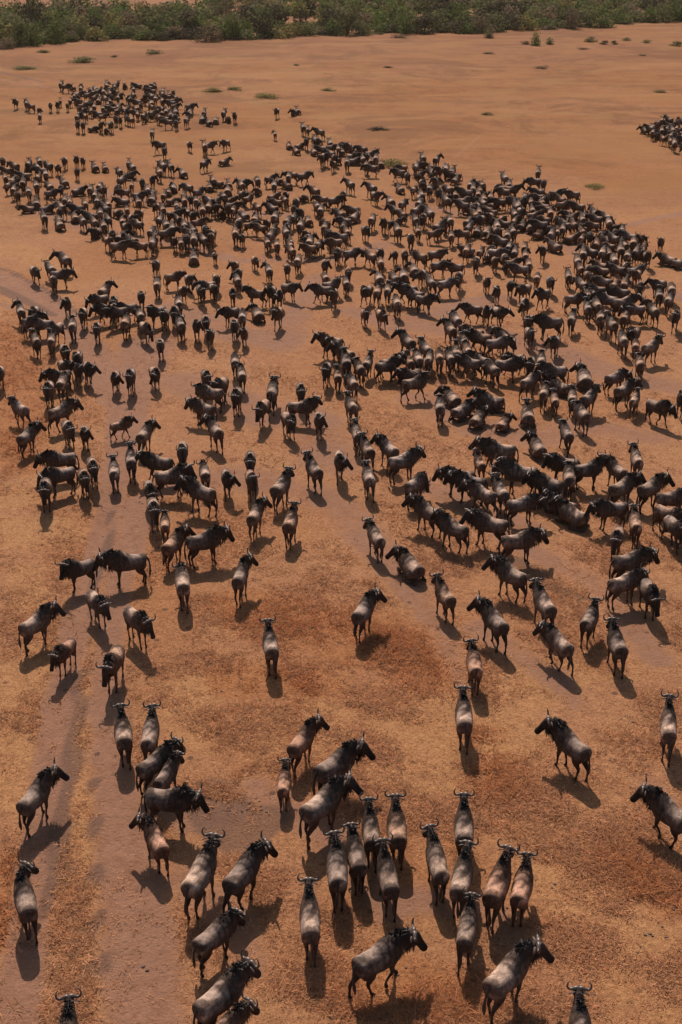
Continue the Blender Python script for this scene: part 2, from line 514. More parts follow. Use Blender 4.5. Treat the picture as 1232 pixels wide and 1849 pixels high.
def fuse(name, v, f, voxel, smooth_it):
    me = bpy.data.meshes.new('raw')
    me.from_pydata([tuple(p) for p in v], [], f)
    o = bpy.data.objects.new('raw', me); col.objects.link(o)
    r = o.modifiers.new('r', 'REMESH'); r.mode = 'VOXEL'; r.voxel_size = voxel; r.adaptivity = 0
    s = o.modifiers.new('s', 'SMOOTH'); s.factor = .5; s.iterations = smooth_it
    bpy.context.view_layer.update()
    out = eval_mesh(o)
    bpy.data.objects.remove(o)
    out.name = name
    return out

def decimate(me, ratio):
    o = bpy.data.objects.new('raw', me); col.objects.link(o)
    d = o.modifiers.new('d', 'DECIMATE'); d.ratio = ratio; d.use_collapse_triangulate = True
    bpy.context.view_layer.update()
    out = eval_mesh(o); bpy.data.objects.remove(o)
    return out

def paint(me, smp, lying, seed):
    n = len(me.vertices)
    co = np.empty(n * 3); me.vertices.foreach_get('co', co); co = co.reshape(-1, 3)
    S = np.array(smp)
    d = np.linalg.norm(co[:, None, :] - S[None, :, :3], axis=2) - S[None, :, 3] * .9
    j = d.argmin(1); tg = S[j, 4].astype(int); t = S[j, 5]
    x, y, z = co.T
    zz = z + (.55 if lying else 0)
    c = np.zeros((n, 3))
    grey = np.array([.225, .160, .122]); pale = np.array([.40, .305, .24]); dark = np.array([.080, .056, .043]); black = np.array([.032, .024, .020]); brown = np.array([.08, .05, .036])
    L = lambda a, b, k: a * (1 - k[:, None]) + b * k[:, None]
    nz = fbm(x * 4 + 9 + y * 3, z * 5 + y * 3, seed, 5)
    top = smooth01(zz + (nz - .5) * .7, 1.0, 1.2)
    base = L(np.tile(dark * 1.5, (n, 1)), np.tile(grey, (n, 1)), smooth01(zz + (nz - .5) * .7, .78, 1.1))  # shade of the sides put into the coat: flanks darken downward
    base = L(base, np.tile(pale, (n, 1)), top * smooth01(x + (nz - .5) * 1.3, .22, -.18))  # sunlit top of back and rump painted paler
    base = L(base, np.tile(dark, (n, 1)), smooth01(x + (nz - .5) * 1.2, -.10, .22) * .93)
    base = L(base, np.tile(dark * 1.15, (n, 1)), smooth01(x + (nz - .5) * .6 - (zz - 1.1) * .35, -.50, -.62) * .85)  # hindquarters painted dark, standing in for the shade behind the rump edge
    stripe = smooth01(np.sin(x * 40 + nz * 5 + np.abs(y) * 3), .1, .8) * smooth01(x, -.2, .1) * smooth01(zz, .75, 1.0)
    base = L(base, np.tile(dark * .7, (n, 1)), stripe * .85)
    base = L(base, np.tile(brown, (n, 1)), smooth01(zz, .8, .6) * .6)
    c = np.where((tg == TORSO)[:, None], base, c)
    nk = L(np.tile(np.array([.055, .039, .033]), (n, 1)), np.tile(black * 1.6, (n, 1)), smooth01(t, .1, .9))
    st2 = smooth01(np.sin(t * 26 + nz * 4), .1, .8)
    nk = L(nk, np.tile(black * 1.3, (n, 1)), st2 * .6)
    c = np.where((tg == NECK)[:, None], nk, c)
    hd = L(np.tile(black * 1.7, (n, 1)), np.tile(black, (n, 1)), smooth01(t, .2, .6))
    c = np.where((tg == HEAD)[:, None], hd, c)
    for k_, up in ((FLEG, dark * 1.2), (HLEG, np.array([.075, .048, .037]))):
        lg = L(np.tile(up, (n, 1)), np.tile(brown * .85, (n, 1)), smooth01(t, .15, .55))
        lg = L(lg, np.tile(black, (n, 1)), smooth01(t, .93, .97))
        if k_ == HLEG:
            lg = np.where((zz > .78)[:, None], base * .55 + lg * .45, lg)
        c = np.where((tg == k_)[:, None], lg, c)
    # soften the seams between coats
    e = np.empty(len(me.edges) * 2, int); me.edges.foreach_get('vertices', e); e = e.reshape(-1, 2)
    deg = np.bincount(e.ravel(), minlength=n)[:, None] + 1
    for _ in range(1):
        acc = c.copy(); np.add.at(acc, e[:, 0], c[e[:, 1]]); np.add.at(acc, e[:, 1], c[e[:, 0]])
        c = acc / deg
    a = me.attributes.new('coat', 'FLOAT_COLOR', 'POINT')
    cc = np.ones((n, 4)); cc[:, :3] = c
    a.data.foreach_set('color', cc.ravel())
    me.polygons.foreach_set('use_smooth', [True] * len(me.polygons))
    return me

def raw_tube(pts, seg=7, side=V3(0, 1, 0)):
    b = Body(); b.tube(pts, seg, side, 0, 2); return np.array(b.v), b.f

def hair_blades(roots, dirs, lens, width, r):
    V, F = [], []
    for p, d, l in zip(roots, dirs, lens):
        d = d / np.linalg.norm(d)
        s = np.cross(d, r.normal(size=3)); s /= np.linalg.norm(s)
        b = len(V)
        V += [p - s * width, p + s * width, p + s * width * .6 + d * l * .6, p - s * width * .6 + d * l * .6, p + d * l]
        F += [(b, b + 1, b + 2, b + 3), (b + 3, b + 2, b + 4)]
    return np.array(V), F

def merge(parts):
    V, F, n = [], [], 0
    for v, f in parts:
        V.append(v); F += [tuple(i + n for i in q) for q in f]; n += len(v)
    return np.concatenate(V), F

GAITS = {  # hoof offsets along x and lift for fore left, fore right, hind left, hind right
    'square': ((0, 0), (.03, 0), (-.02, 0), (.05, 0)),
    'easy': ((.07, 0), (-.09, 0), (.12, 0), (-.10, 0)),
    'stride': ((.24, .0), (-.22, .04), (-.22, .03), (.26, 0)),
    'stride2': ((-.20, .05), (.22, 0), (.24, 0), (-.24, .02)),
}

def build_pose(name, neck_pitch, head_drop, yaw, gait='square', lying=False, tail_y=0., seed=1):
    r = np.random.default_rng(seed)
    B = Body()
    dz = -.55 if lying else 0
    wid = 1.24 if lying else 1.0
    T = [(-.80, 1.00, .16, .17), (-.785, 1.0, .215, .215), (-.72, .995, .25, .235), (-.56, .97, .265, .25), (-.32, .94, .275, .275), (-.05, .93, .295, .315),
         (.22, .975, .285, .375), (.42, 1.02, .265, .405), (.58, 1.05, .225, .35), (.70, 1.07, .15, .24), (.78, 1.07, .08, .12)]
    B.tube([(x * KX, 0, z + dz, hw * wid, hh) for x, z, hw, hh in T], 18, V3(0, 1, 0), TORSO)
    NB = V3(.42, 0, 1.14 + dz)
    npd = V3(math.cos(neck_pitch), 0, math.sin(neck_pitch))
    nlen = .46
    pts = []
    for k, (hw, hh) in enumerate(((.22, .32), (.195, .295), (.16, .255), (.13, .205), (.105, .15))):
        t = k / 4
        p = NB + npd * nlen * t + V3(0, 0, -.05 * math.sin(t * math.pi))
        pts.append((rotz(p, NB, yaw * .55 * t), hw, hh))
    B.tube([(*p, a, b) for p, a, b in pts], 14, rotz(V3(0, 1, 0), V3(0, 0, 0), yaw * .4), NECK)
    poll = pts[-1][0] + V3(0, 0, .02)
    hd = rotz(V3(math.cos(head_drop), 0, math.sin(head_drop)), V3(0, 0, 0), yaw)
    d, s, u = frame(hd)                                        # muzzle, left, brow
    H = [(-.09, .06, .07), (-.02, .105, .13), (.08, .118, .15), (.21, .10, .13), (.36, .085, .105), (.48, .09, .1), (.55, .096, .094), (.595, .068, .06)]
    B.tube([(*(poll + d * a), b, c) for a, b, c in H], 14, s, HEAD)
    if not lying:
        g = GAITS[gait]
        for i, (sy, (ox, lift)) in enumerate(zip((1, -1), g[:2])):
            y = .135 * sy
            B.tube([(.36, y * .85, 1.0, .10, .15), (.33, y, .80, .085, .12), (.30 + ox * .15, y, .64, .062, .085), (.32 + ox * .45 + abs(ox) * .12 + lift, y * .95, .40 + lift * .5, .047, .052), (.315 + ox * .72, y * .9, .24 + lift, .031, .034),
                    (.32 + ox * .95, y * .9, .10 + lift, .038, .041), (.35 + ox, y * .9, .045 + lift, .045, .055), (.36 + ox, y * .9, lift, .05, .062)], 10, V3(0, 1, 0), FLEG)
        for i, (sy, (ox, lift)) in enumerate(zip((1, -1), g[2:])):
            y = .13 * sy
            B.tube([(-.45, y * .98, 1.0, .125, .205), (-.43 + ox * .1, y * 1.05, .82, .125, .20), (-.40 + ox * .3, y * 1.05, .66, .098, .15), (-.50 + ox * .55, y * .92, .51, .062, .085), (-.57 + ox * .72, y * .88, .40 + lift * .5, .042, .055),
                    (-.55 + ox * .85, y * .85, .24 + lift, .031, .036), (-.54 + ox * .97, y * .82, .10 + lift, .038, .041), (-.51 + ox, y * .82, .045 + lift, .045, .055), (-.50 + ox, y * .82, lift, .05, .062)], 10, V3(0, 1, 0), HLEG)
    else:
        for sy in (1, -1):
            y = .17 * sy
            B.tube([(.33, y * .8, .40, .10, .15), (.34, y * 1.15, .26, .085, .11), (.52, y * 1.1, .10, .06, .065), (.74, y * .95, .07, .05, .05), (.62, y * 1.25, .05, .035, .035), (.42, y * 1.4, .04, .035, .035), (.34, y * 1.4, .035, .045, .04)], 10, V3(0, 1, 0), FLEG)
            B.tube([(-.47, y * .7, .38, .14, .19), (-.42, y * 1.5, .32, .13, .17), (-.22, y * 1.95, .18, .08, .10), (-.38, y * 2.1, .08, .055, .06), (-.62, y * 1.9, .06, .045, .045), (-.46, y * 2.3, .045, .035, .035), (-.22, y * 2.55, .04, .035, .035), (-.14, y * 2.6, .035, .045, .04)], 10, V3(0, 0, 1) if 0 else V3(.1, 1, 0), HLEG)
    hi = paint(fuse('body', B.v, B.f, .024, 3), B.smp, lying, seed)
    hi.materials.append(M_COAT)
    P = {'body': hi}
    # horns: out from the boss, down a little, then up and in
    hf = V3(d[0], d[1], 0); hf /= np.linalg.norm(hf); a = V3(0, 0, 1) + hf * .30; a /= np.linalg.norm(a)
    fw = np.cross(s, a); fw = fw if fw @ hf > 0 else -fw
    HS = .92
    C = [(.01, .085, .02, .052), (.08, .105, .02, .054), (.17, .07, .02, .040), (.25, .06, .02, .034), (.305, .11, .01, .029), (.32, .20, .0, .023), (.29, .295, -.01, .016), (.235, .37, -.02, .006)]
    for sg, nm in ((1, 'L'), (-1, 'R')):
        v, f = raw_tube([(*(poll + s * sg * i * HS + a * j * HS * .82 + fw * k), w, w) for i, j, k, w in C], 8, fw)
        P['horn' + nm] = mesh_from('horn', v, f, M_HORN, True)
        E = [(.075, .015, -.03, .02, .012), (.13, .01, -.04, .038, .016), (.20, -.015, -.05, .036, .014), (.265, -.05, -.055, .006, .006)]
        v, f = raw_tube([(*(poll + s * sg * i + a * j + fw * k), w, h) for i, j, k, w, h in E], 6, fw)
        P['ear' + nm] = mesh_from('ear', v, f, M_HAIR, True, np.tile([.10, .075, .065], (len(v), 1)))
        ce = poll + d * .12 + s * sg * .093 + u * .045
        v = [ce + V3(*q) * .024 for q in ((1, 0, 0), (-1, 0, 0), (0, 1, 0), (0, -1, 0), (0, 0, 1), (0, 0, -1))]
        f = [(0, 2, 4), (2, 1, 4), (1, 3, 4), (3, 0, 4), (2, 0, 5), (1, 2, 5), (3, 1, 5), (0, 3, 5)]
        P['eye' + nm] = mesh_from('eye', v, f, M_HORN, True)
    # mane along the crest, beard under the throat
    Nk = [(p, hw, hh) for p, hw, hh in pts]
    ro, di, le = [], [], []
    for i in range(260):
        t = r.uniform(-.35, 1)
        if t < 0:
            p = V3(.42 + t * .62, 0, 1.372 + dz + t * .06); nrm = V3(-.3, 0, 1); yv = V3(0, 1, 0)
        else:
            k = min(int(t * 4), 3); q = t * 4 - k
            c0, c1 = Nk[k][0], Nk[k + 1][0]
            dd, ss, uu = frame(c1 - c0)
            p = c0 * (1 - q) + c1 * q + uu * (Nk[k][2] * (1 - q) + Nk[k + 1][2] * q) * .97; nrm = uu - dd * .5; yv = ss
        fall = r.normal(0, 1); ro.append(p + yv * (.03 * fall)); di.append(nrm * .6 + yv * (1.1 * fall) + r.normal(0, .15, 3)); le.append(r.uniform(.05, .12))
    v, f = hair_blades(ro, di, le, .02, r)
    ridge = [(.42 + t * .62, 0, 1.375 + dz + t * .06, .02, .03) for t in (-.36, -.18, 0)]
    for k in range(5):
        c0, c1 = Nk[max(k - 1, 0)][0], Nk[min(k + 1, 4)][0]
        dd, ss, uu = frame(c1 - c0)
        ridge.append((*(Nk[k][0] + uu * Nk[k][2] * .97), .022, .035))
    v, f = merge([(v, f), raw_tube(ridge, 6)])
    P['mane'] = mesh_from('mane', v, f, M_HAIR, False, np.tile([.024, .02, .02], (len(v), 1)))
    ro, di, le = [], [], []
    for i in range(110):
        t = r.uniform(0, 1)
        k = min(int(t * 4), 3); q = t * 4 - k
        c0, c1 = Nk[k][0], Nk[k + 1][0]
        dd, ss, uu = frame(c1 - c0)
        p = c0 * (1 - q) + c1 * q - uu * (Nk[k][2] * (1 - q) + Nk[k + 1][2] * q) * .96
        ro.append(p + ss * r.normal(0, .02)); di.append(V3(0, 0, -1) + r.normal(0, .2, 3)); le.append(r.uniform(.16, .33))
    v, f = hair_blades(ro, di, le, .02, r)
    P['beard'] = mesh_from('beard', v, f, M_HAIR, False, np.tile([.045, .036, .032], (len(v), 1)))
    if lying:
        tp = [(-.65, 0, .55, .04, .04), (-.74, .06, .40, .03, .03), (-.78, .16, .20, .03, .03), (-.74, .25, .06, .05, .04), (-.66, .32, .04, .035, .03), (-.58, .36, .03, .012, .012)]
    else:
        tp = [(-.635, 0, 1.10, .042, .042), (-.71, tail_y * .2, 1.0, .034, .034), (-.75, tail_y * .5, .80, .026, .026), (-.75, tail_y * .8, .62, .042, .036), (-.735, tail_y, .46, .048, .04), (-.72, tail_y * 1.05, .30, .014, .014)]
    v, f = raw_tube(tp, 7, V3(.1, 1, .02))
    tc = np.tile([.05, .04, .036], (len(v), 1))
    P['tail'] = mesh_from('tail', v, f, M_HAIR, True, tc)
    # light copies of the body for animals further away
    return P

POSES = {}
def pose(key, *a, **k): POSES[key] = build_pose(key, *a, **k)
D = R
pose('level', D(10), D(-62), 0, 'square', tail_y=.03, seed=11)
pose('alert', D(36), D(-50), 0, 'easy', tail_y=-.05, seed=12)
pose('alert2', D(27), D(-56), D(10), 'square', tail_y=.06, seed=13)
pose('left', D(32), D(-50), D(52), 'easy', tail_y=-.04, seed=14)
pose('right', D(32), D(-50), D(-52), 'easy', tail_y=.05, seed=15)
pose('walk', D(14), D(-56), 0, 'stride', tail_y=.07, seed=16)
pose('walk2', D(24), D(-50), D(-12), 'stride2', tail_y=-.07, seed=17)
pose('walkleft', D(14), D(-58), D(30), 'stride2', tail_y=.08, seed=18)
pose('walkright', D(14), D(-58), D(-30), 'stride', tail_y=-.08, seed=19)
pose('low', D(-10), D(-70), D(8), 'easy', tail_y=.04, seed=20)
pose('graze', D(-40), D(-75), D(-14), 'easy', tail_y=-.03, seed=21)
pose('rub', D(2), D(-60), D(-64), 'square', tail_y=.06, seed=31)
pose('glance', D(20), D(-46), D(74), 'stride2', tail_y=-.06, seed=32)
pose('stroll', D(4), D(-62), D(6), 'stride', tail_y=.1, seed=33)
pose('feed', D(-30), D(-80), D(20), 'stride2', tail_y=.02, seed=34)
pose('doze', D(-4), D(-66), D(-22), lying=True, seed=35)
pose('lie', D(36), D(-42), 0, lying=True, seed=22)
pose('lieleft', D(32), D(-44), D(58), lying=True, seed=23)
pose('lieright', D(32), D(-44), D(-58), lying=True, seed=24)
for P in POSES.values():
    P['body_mid'] = decimate(P['body'], .22)
    P['body_far'] = decimate(P['body'], .045)

# ------------------------------------------------------------------ where each animal of the herd stands
# torso centre in the photograph (x, y), heading (90 = walks away, 0 = to the right, 270 = faces us), pose, size, label
HERD = [
 (46,1625,95,'r',1.0,'lone wildebeest walking away along the left rut, head turned right'),
 (118,1892,78,'A',1.0,'wildebeest at the lower left corner cut by the frame, horns spread wide'),
 (360,1586,58,'A',1.02,'wildebeest in left track with head raised, rear legs planted on bare soil'),
 (436,1582,54,'y',1.0,'wildebeest stepping off beside the raised-head one, dark neck stretched up right'),
 (384,1692,38,'n',.9,'dark wildebeest with lowered head under the two raised-head ones at left'),
 (393,1808,42,'v',1.05,'large wildebeest at the bottom edge facing up right, left of the lone centre one'),
 (398,1868,38,'v',.95,'wildebeest half cut by the bottom edge, below the large one facing up right'),
 (560,1664,92,'a',1.0,'lone pale backed wildebeest seen straight from behind with long shadow below'),
 (620,1576,96,'A',.97,'wildebeest seen from behind at the lower left of the front bunch'),
 (701,1590,97,'a',.97,'wildebeest seen from behind in the middle of the lower front bunch'),
 (790,1562,104,'A',.98,'wildebeest from behind on the right side of the front bunch, head leaning left'),
 (680,1732,38,'y',1.05,'dark wildebeest striding up right at the bottom, below the front bunch'),
 (660,1508,95,'a',.97,'wildebeest from behind just in front of the big sideways one, horns curved up'),
 (644,1546,100,'v',.93,'dark half hidden wildebeest squeezed in behind the front bunch rumps at lower centre'),
 (298,1406,62,'v',.82,'small wildebeest behind the dark sideways one in the track, horns just showing'),
 (717,1500,90,'a',.97,'wildebeest from behind in the front bunch, right of the one with curved horns'),
 (578,1456,48,'r',1.12,'biggest wildebeest of the front bunch, broad pale rump and head turned right'),
 (602,1388,38,'r',1.05,'dark shouldered wildebeest standing behind the biggest one of the front bunch'),
 (513,1416,82,'A',.78,'brown young wildebeest left of the biggest one in the front bunch'),
 (543,1342,64,'r',.97,'wildebeest on open grass above the brown young one, head to the right'),
 (838,1500,94,'a',.97,'wildebeest from behind at the top of the lower right row of rumps'),
 (833,1592,84,'a',1.0,'pale rumped wildebeest second down in the lower right row of rumps'),
 (901,1607,80,'a',1.0,'pink backed wildebeest walking away beside a narrow one, lower right'),
 (938,1606,88,'A',.93,'narrow wildebeest pressed to the right of the pink backed one'),
 (843,1685,86,'w',.93,'wildebeest at the lower end of the right row, standing in others\' shadow'),
 (913,1766,62,'r',1.05,'wildebeest near the bottom right with head turned right and tail to us'),
 (1050,1874,97,'a',1.0,'wildebeest at the bottom edge right, only neck and horns inside the frame'),
 (1035,1347,133,'l',1.03,'lone wildebeest on the right grass with dark head lowered to the left'),
 (1207,1317,92,'a',1.0,'wildebeest from behind at the right edge, white streak along its back'),
 (1214,1472,140,'x',1.03,'wildebeest at the right edge striding to the upper left with dark shoulders'),
 (838,1298,92,'a',.97,'lone wildebeest from behind on the grass right of centre, shadow below it'),
 (857,1204,95,'A',.92,'brown wildebeest from behind just above the lone one right of centre'),
 (60,1436,56,'r',1.0,'wildebeest in the left rut facing up right with its head in profile'),
 (223,1326,88,'a',.95,'left of two wildebeest walking away side by side in the dirt track'),
 (271,1327,76,'A',1.0,'right of two wildebeest walking away side by side in the dirt track'),
 (278,1379,40,'v',.97,'wildebeest facing right with dark front, just below the pair walking away'),
 (300,1444,338,'v',1.02,'dark wildebeest sideways across the track with bright rump facing right'),
 (283,1518,108,'l',.9,'brown wildebeest below the sideways dark one, head turned left'),
 (147,1022,205,'l',.95,'wildebeest in left track showing its face to the left, above the dark five'),
 (234,1012,182,'v',1.05,'wildebeest in full left profile standing across the dirt track'),
 (173,1082,292,'v',.95,'wildebeest facing us in the track with white rump, below the left profile one'),
 (61,1128,42,'r',1.0,'wildebeest at the far left with dark head and pale rump facing right'),
 (119,1170,240,'v',.85,'small brown wildebeest facing us left of the track, head to the left'),
 (245,1120,300,'v',.98,'wildebeest facing us and right in the track, pale back lit'),
 (206,1190,250,'v',.98,'wildebeest coming toward us in the track, widest horns of its five'),
 (330,1055,89,'n',1.0,'pale wildebeest from behind with head hidden, right of the left profile one'),
 (311,984,58,'r',.97,'wildebeest from behind with brown neck beside the right profile walker'),
 (365,979,20,'v',1.05,'dark wildebeest walking in right profile left of centre, black head'),
 (298,946,90,'n',.85,None),
 (277,917,275,'v',.95,None),
 (460,932,68,'r',.97,'wildebeest from behind turning right, left of the centre pair at mid height'),
 (524,944,82,'a',1.0,'wildebeest from behind with straight horns, lone at centre mid height'),
 (434,1044,76,'r',1.0,'lone wildebeest from behind on the grass left of centre, head turned right'),
 (489,1168,98,'a',1.0,'lone wildebeest from behind in the orange grass at centre, wide upturned horns'),
 (655,1106,64,'r',1.0,'lone wildebeest striding up right through orange grass at centre'),
 (680,970,110,'A',.97,'lone wildebeest from behind on bare soil at centre, just left of the sitting one'),
 (744,1024,118,'M',1.05,'wildebeest sitting alone on bare soil at centre with legs folded'),
 (805,1077,116,'a',.95,'wildebeest from behind just below and right of the sitting one'),
 (895,1125,124,'l',1.0,'wildebeest heading up left with dark head, alone right of centre'),
 (926,1041,138,'l',1.0,'wildebeest walking to the upper left above the right-hand diagonal file'),
 (984,1095,112,'a',1.0,'top wildebeest of the diagonal pair on the right, overlapping the one below'),
 (1012,1161,126,'x',1.02,'lower wildebeest of the diagonal pair on the right, kicking a hind leg'),
 (1064,1122,80,'A',.93,'wildebeest from behind between the diagonal pair and the dark clump at right'),
 (1115,1168,106,'a',.97,'wildebeest from behind below the dark clump near the right edge'),
 (1124,1052,36,'v',1.05,'lower wildebeest of the dark clump near the right edge, white flank lit'),
 (1134,1016,30,'v',1.02,'upper dark wildebeest of the clump near the right edge, facing right'),
 (1172,1068,292,'n',1.0,'wildebeest facing us at the right of the dark clump, head lowered'),
 (1115,968,270,'v',.97,None),(1148,946,100,'A',.95,None),(1200,932,330,'v',1.0,None),(1226,948,300,'v',1.0,None),
 (1048,930,150,'L',1.0,None),(1020,912,150,'L',1.0,None),(1102,914,205,'v',1.0,None),(888,946,164,'v',1.05,None),(934,977,24,'v',1.05,None),
 (822,956,140,'n',.98,None),(775,925,130,'l',1.03,None),(940,909,30,'v',1.0,None),(904,888,112,'a',.95,None),(874,885,140,'x',.98,None),
 (835,862,184,'v',1.05,None),(852,876,172,'v',1.0,None),(904,816,180,'v',1.12,None),(868,838,105,'a',.82,None),(898,846,265,'a',.82,None),
 (940,864,182,'v',1.1,None),(990,876,162,'v',1.05,None),(1022,840,190,'v',1.0,None),(1036,864,100,'n',1.0,None),(1060,851,30,'v',1.0,None),
 (972,810,110,'L',1.0,None),(1024,784,112,'w',1.0,None),(1052,750,108,'n',1.0,None),(1062,720,70,'a',1.0,None),(1034,720,92,'A',.92,None),
 (1125,706,68,'r',1.0,None),(1146,724,74,'A',.85,None),(1109,682,46,'v',.95,None),(1186,733,350,'v',1.02,None),(1233,716,270,'v',1.0,None),
 (1056,684,158,'L',1.15,None),(1014,698,168,'L',1.0,None),(983,711,95,'n',.95,None),(1002,724,94,'a',.78,None),(955,690,165,'v',1.0,None),
 (953,752,100,'L',1.05,None),(908,766,62,'N',.78,None),(862,758,78,'L',.95,None),(832,743,50,'N',1.0,None),(889,726,158,'L',1.05,None),
 (795,735,93,'n',.97,None),(817,721,110,'L',.95,None),(746,692,25,'v',1.0,None),(742,675,200,'L',1.0,None),(888,668,112,'n',.95,None),
 (915,660,18,'v',1.0,None),(965,659,272,'v',.97,None),(1003,672,178,'v',1.0,None),(845,656,180,'v',.95,None),(813,648,92,'n',.95,None),(790,650,90,'n',.95,None),
 (725,833,30,'v',1.05,None),(704,812,124,'l',1.0,None),(748,876,58,'n',1.0,None),(1107,850,130,'l',1.0,None),(1150,832,100,'A',.98,None),
 (1121,884,54,'r',1.0,None),(1172,883,56,'r',1.05,None),(1210,901,20,'v',1.0,None),
 (38,741,105,'a',.92,None),(47,788,60,'r',1.0,None),(108,746,46,'y',1.0,None),(123,774,265,'v',.97,None),(153,781,268,'v',.85,None),(214,766,28,'a',.78,None),
 (260,786,70,'r',.97,None),(330,816,268,'v',1.0,None),(390,778,116,'l',1.05,None),(206,848,86,'a',.97,None),(237,832,86,'a',.97,None),(167,840,270,'v',1.0,None),
 (113,830,182,'v',1.0,None),(116,857,200,'v',1.0,None),(147,861,270,'n',.95,None),(82,882,268,'v',.97,None),(290,836,165,'v',1.0,None),(305,861,0,'v',1.05,None),
 (270,882,270,'n',.9,None),(366,891,140,'l',1.03,None),(370,856,95,'n',.9,None),(409,862,275,'v',.92,None),
 (452,831,265,'v',1.0,None),(454,866,275,'n',.95,None),(506,881,66,'a',1.0,None),(568,850,110,'a',1.0,None),(613,832,270,'v',.95,None),(666,862,105,'a',1.0,None),
 (664,813,105,'a',.97,None),(645,785,92,'a',.95,None),(635,735,90,'a',1.0,None),(576,758,280,'v',.95,None),(521,756,290,'v',1.0,None),(541,734,0,'v',1.0,None),
 (475,736,265,'v',1.0,None),(492,709,85,'v',1.05,None),(543,706,270,'v',.97,None),(428,716,262,'v',.97,None),(400,696,180,'v',1.0,None),(437,679,90,'n',.97,None),
 (425,655,90,'n',.95,None),(372,681,272,'v',.9,None),(383,712,182,'v',1.0,None),(371,737,180,'v',1.0,None),(590,668,270,'v',.97,None),(627,655,95,'n',.97,None),
 (650,667,95,'n',.97,None),(637,693,90,'n',.95,None),(610,682,92,'n',.82,None),(664,657,90,'n',.92,None),(695,661,28,'a',.97,None),
 (209,680,270,'v',.82,None),(236,678,270,'v',1.0,None),(279,672,268,'v',.92,None),(158,663,270,'v',.97,None),(133,667,270,'v',.9,None),(112,692,182,'v',1.0,None),(88,702,180,'v',1.0,None),
 (38,563,180,'v',.97,None),(64,564,185,'v',.97,None),(56,583,5,'v',1.0,None),(80,584,175,'v',1.0,None),(103,594,352,'v',.95,None),(65,617,92,'a',.97,None),(93,617,92,'n',.92,None),
 (121,548,268,'v',.95,None),(131,587,90,'n',1.0,None),(150,566,270,'v',.92,None),(117,634,0,'v',.97,None),(140,648,270,'v',.95,None),(122,660,280,'v',.9,None),(110,676,200,'v',.95,None),
 (175,591,272,'v',.97,None),(188,526,18,'v',1.0,None),(181,540,180,'v',.97,None),(206,544,0,'v',1.0,None),(194,559,200,'v',1.0,None),(214,565,180,'v',1.0,None),(227,583,92,'n',1.0,None),(232,557,182,'v',.97,None),
 (255,536,270,'v',.95,None),(262,591,270,'n',.95,None),(260,572,90,'n',.92,None),(284,516,90,'n',.97,None),(283,564,182,'v',.97,None),(302,567,270,'v',.97,None),(290,622,270,'v',.9,None),
 (62,489,270,'v',.95,None),(92,487,180,'v',.97,None),(107,497,0,'v',1.0,None),(118,470,10,'v',1.15,None),(97,506,272,'v',.92,None),
 (311,501,0,'v',.97,None),(341,506,270,'v',.9,None),(329,526,270,'v',.82,None),(323,549,90,'n',.97,None),(307,564,265,'v',.97,None),(326,587,182,'v',1.05,None),(355,589,0,'v',.95,None),(372,582,270,'n',.95,None),(380,604,270,'n',.9,None),
 (363,526,270,'v',.92,None),(376,516,180,'v',.95,None),(391,505,18,'a',.97,None),(386,522,270,'v',.9,None),
 (431,494,270,'v',.92,None),(420,529,265,'v',.92,None),(429,508,92,'n',.92,None),(419,564,200,'v',.92,None),(438,574,92,'n',.95,None),(424,588,270,'v',.97,None),(441,602,270,'v',.8,None),
 (486,490,112,'l',.9,None),(519,486,270,'v',.9,None),(538,473,92,'n',.97,None),(470,529,182,'v',.95,None),(487,528,270,'v',.92,None),(504,532,270,'v',.97,None),(521,519,342,'v',1.0,None),(466,569,112,'M',.97,None),(503,567,268,'v',.97,None),
 (587,479,270,'v',.97,None),(584,524,200,'v',.92,None),(600,515,0,'v',1.0,None),(588,502,90,'n',.9,None),(602,622,150,'l',1.0,None),(626,640,130,'l',1.0,None),(607,628,140,'x',.95,None),
 (633,459,5,'v',.97,None),(610,457,180,'v',.97,None),(629,492,270,'v',.9,None),(622,513,92,'n',.9,None),(604,532,270,'v',.92,None),(670,464,180,'v',.92,None),(686,458,0,'v',.95,None),(688,475,90,'n',.9,None),
 (714,460,270,'v',.82,None),(731,460,270,'v',.9,None),(760,464,18,'v',1.0,None),(786,460,20,'v',.95,None),(791,481,10,'v',.95,None),(762,496,182,'v',.95,None),(729,500,100,'L',.92,None),(713,504,110,'L',.92,None),(748,489,92,'L',.92,None),
 (685,504,90,'L',.95,None),(663,524,182,'v',1.0,None),(684,527,182,'v',1.0,None),(708,526,0,'v',1.0,None),(728,524,180,'v',1.0,None),(717,549,92,'n',.97,None),(750,534,180,'v',1.0,None),(766,541,355,'v',.95,None),(803,514,20,'v',.97,None),(779,512,182,'v',.95,None),
 (829,501,272,'v',.95,None),(825,484,180,'v',.95,None),(860,474,270,'v',.97,None),(843,454,180,'v',.95,None),(892,456,0,'v',1.0,None),(894,472,270,'v',.92,None),(879,510,270,'n',.9,None),(897,526,270,'v',.9,None),(862,559,200,'v',.95,None),(882,562,180,'v',.97,None),(892,565,300,'v',.92,None),
 (659,567,268,'v',.82,None),(688,568,272,'v',.95,None),(824,580,120,'v',1.0,None),(814,597,118,'l',.97,None),(857,604,180,'v',.97,None),(867,612,170,'v',1.0,None),(842,617,92,'n',.92,None),(897,617,0,'v',.97,None),(816,640,92,'n',.95,None),(844,638,92,'n',1.0,None),
 (794,647,90,'n',.97,None),(740,618,122,'l',1.02,None),(767,631,160,'v',1.0,None),(758,648,95,'n',.95,None),(741,656,92,'n',.82,None),(869,652,140,'v',.95,None),(702,655,30,'a',.9,None),
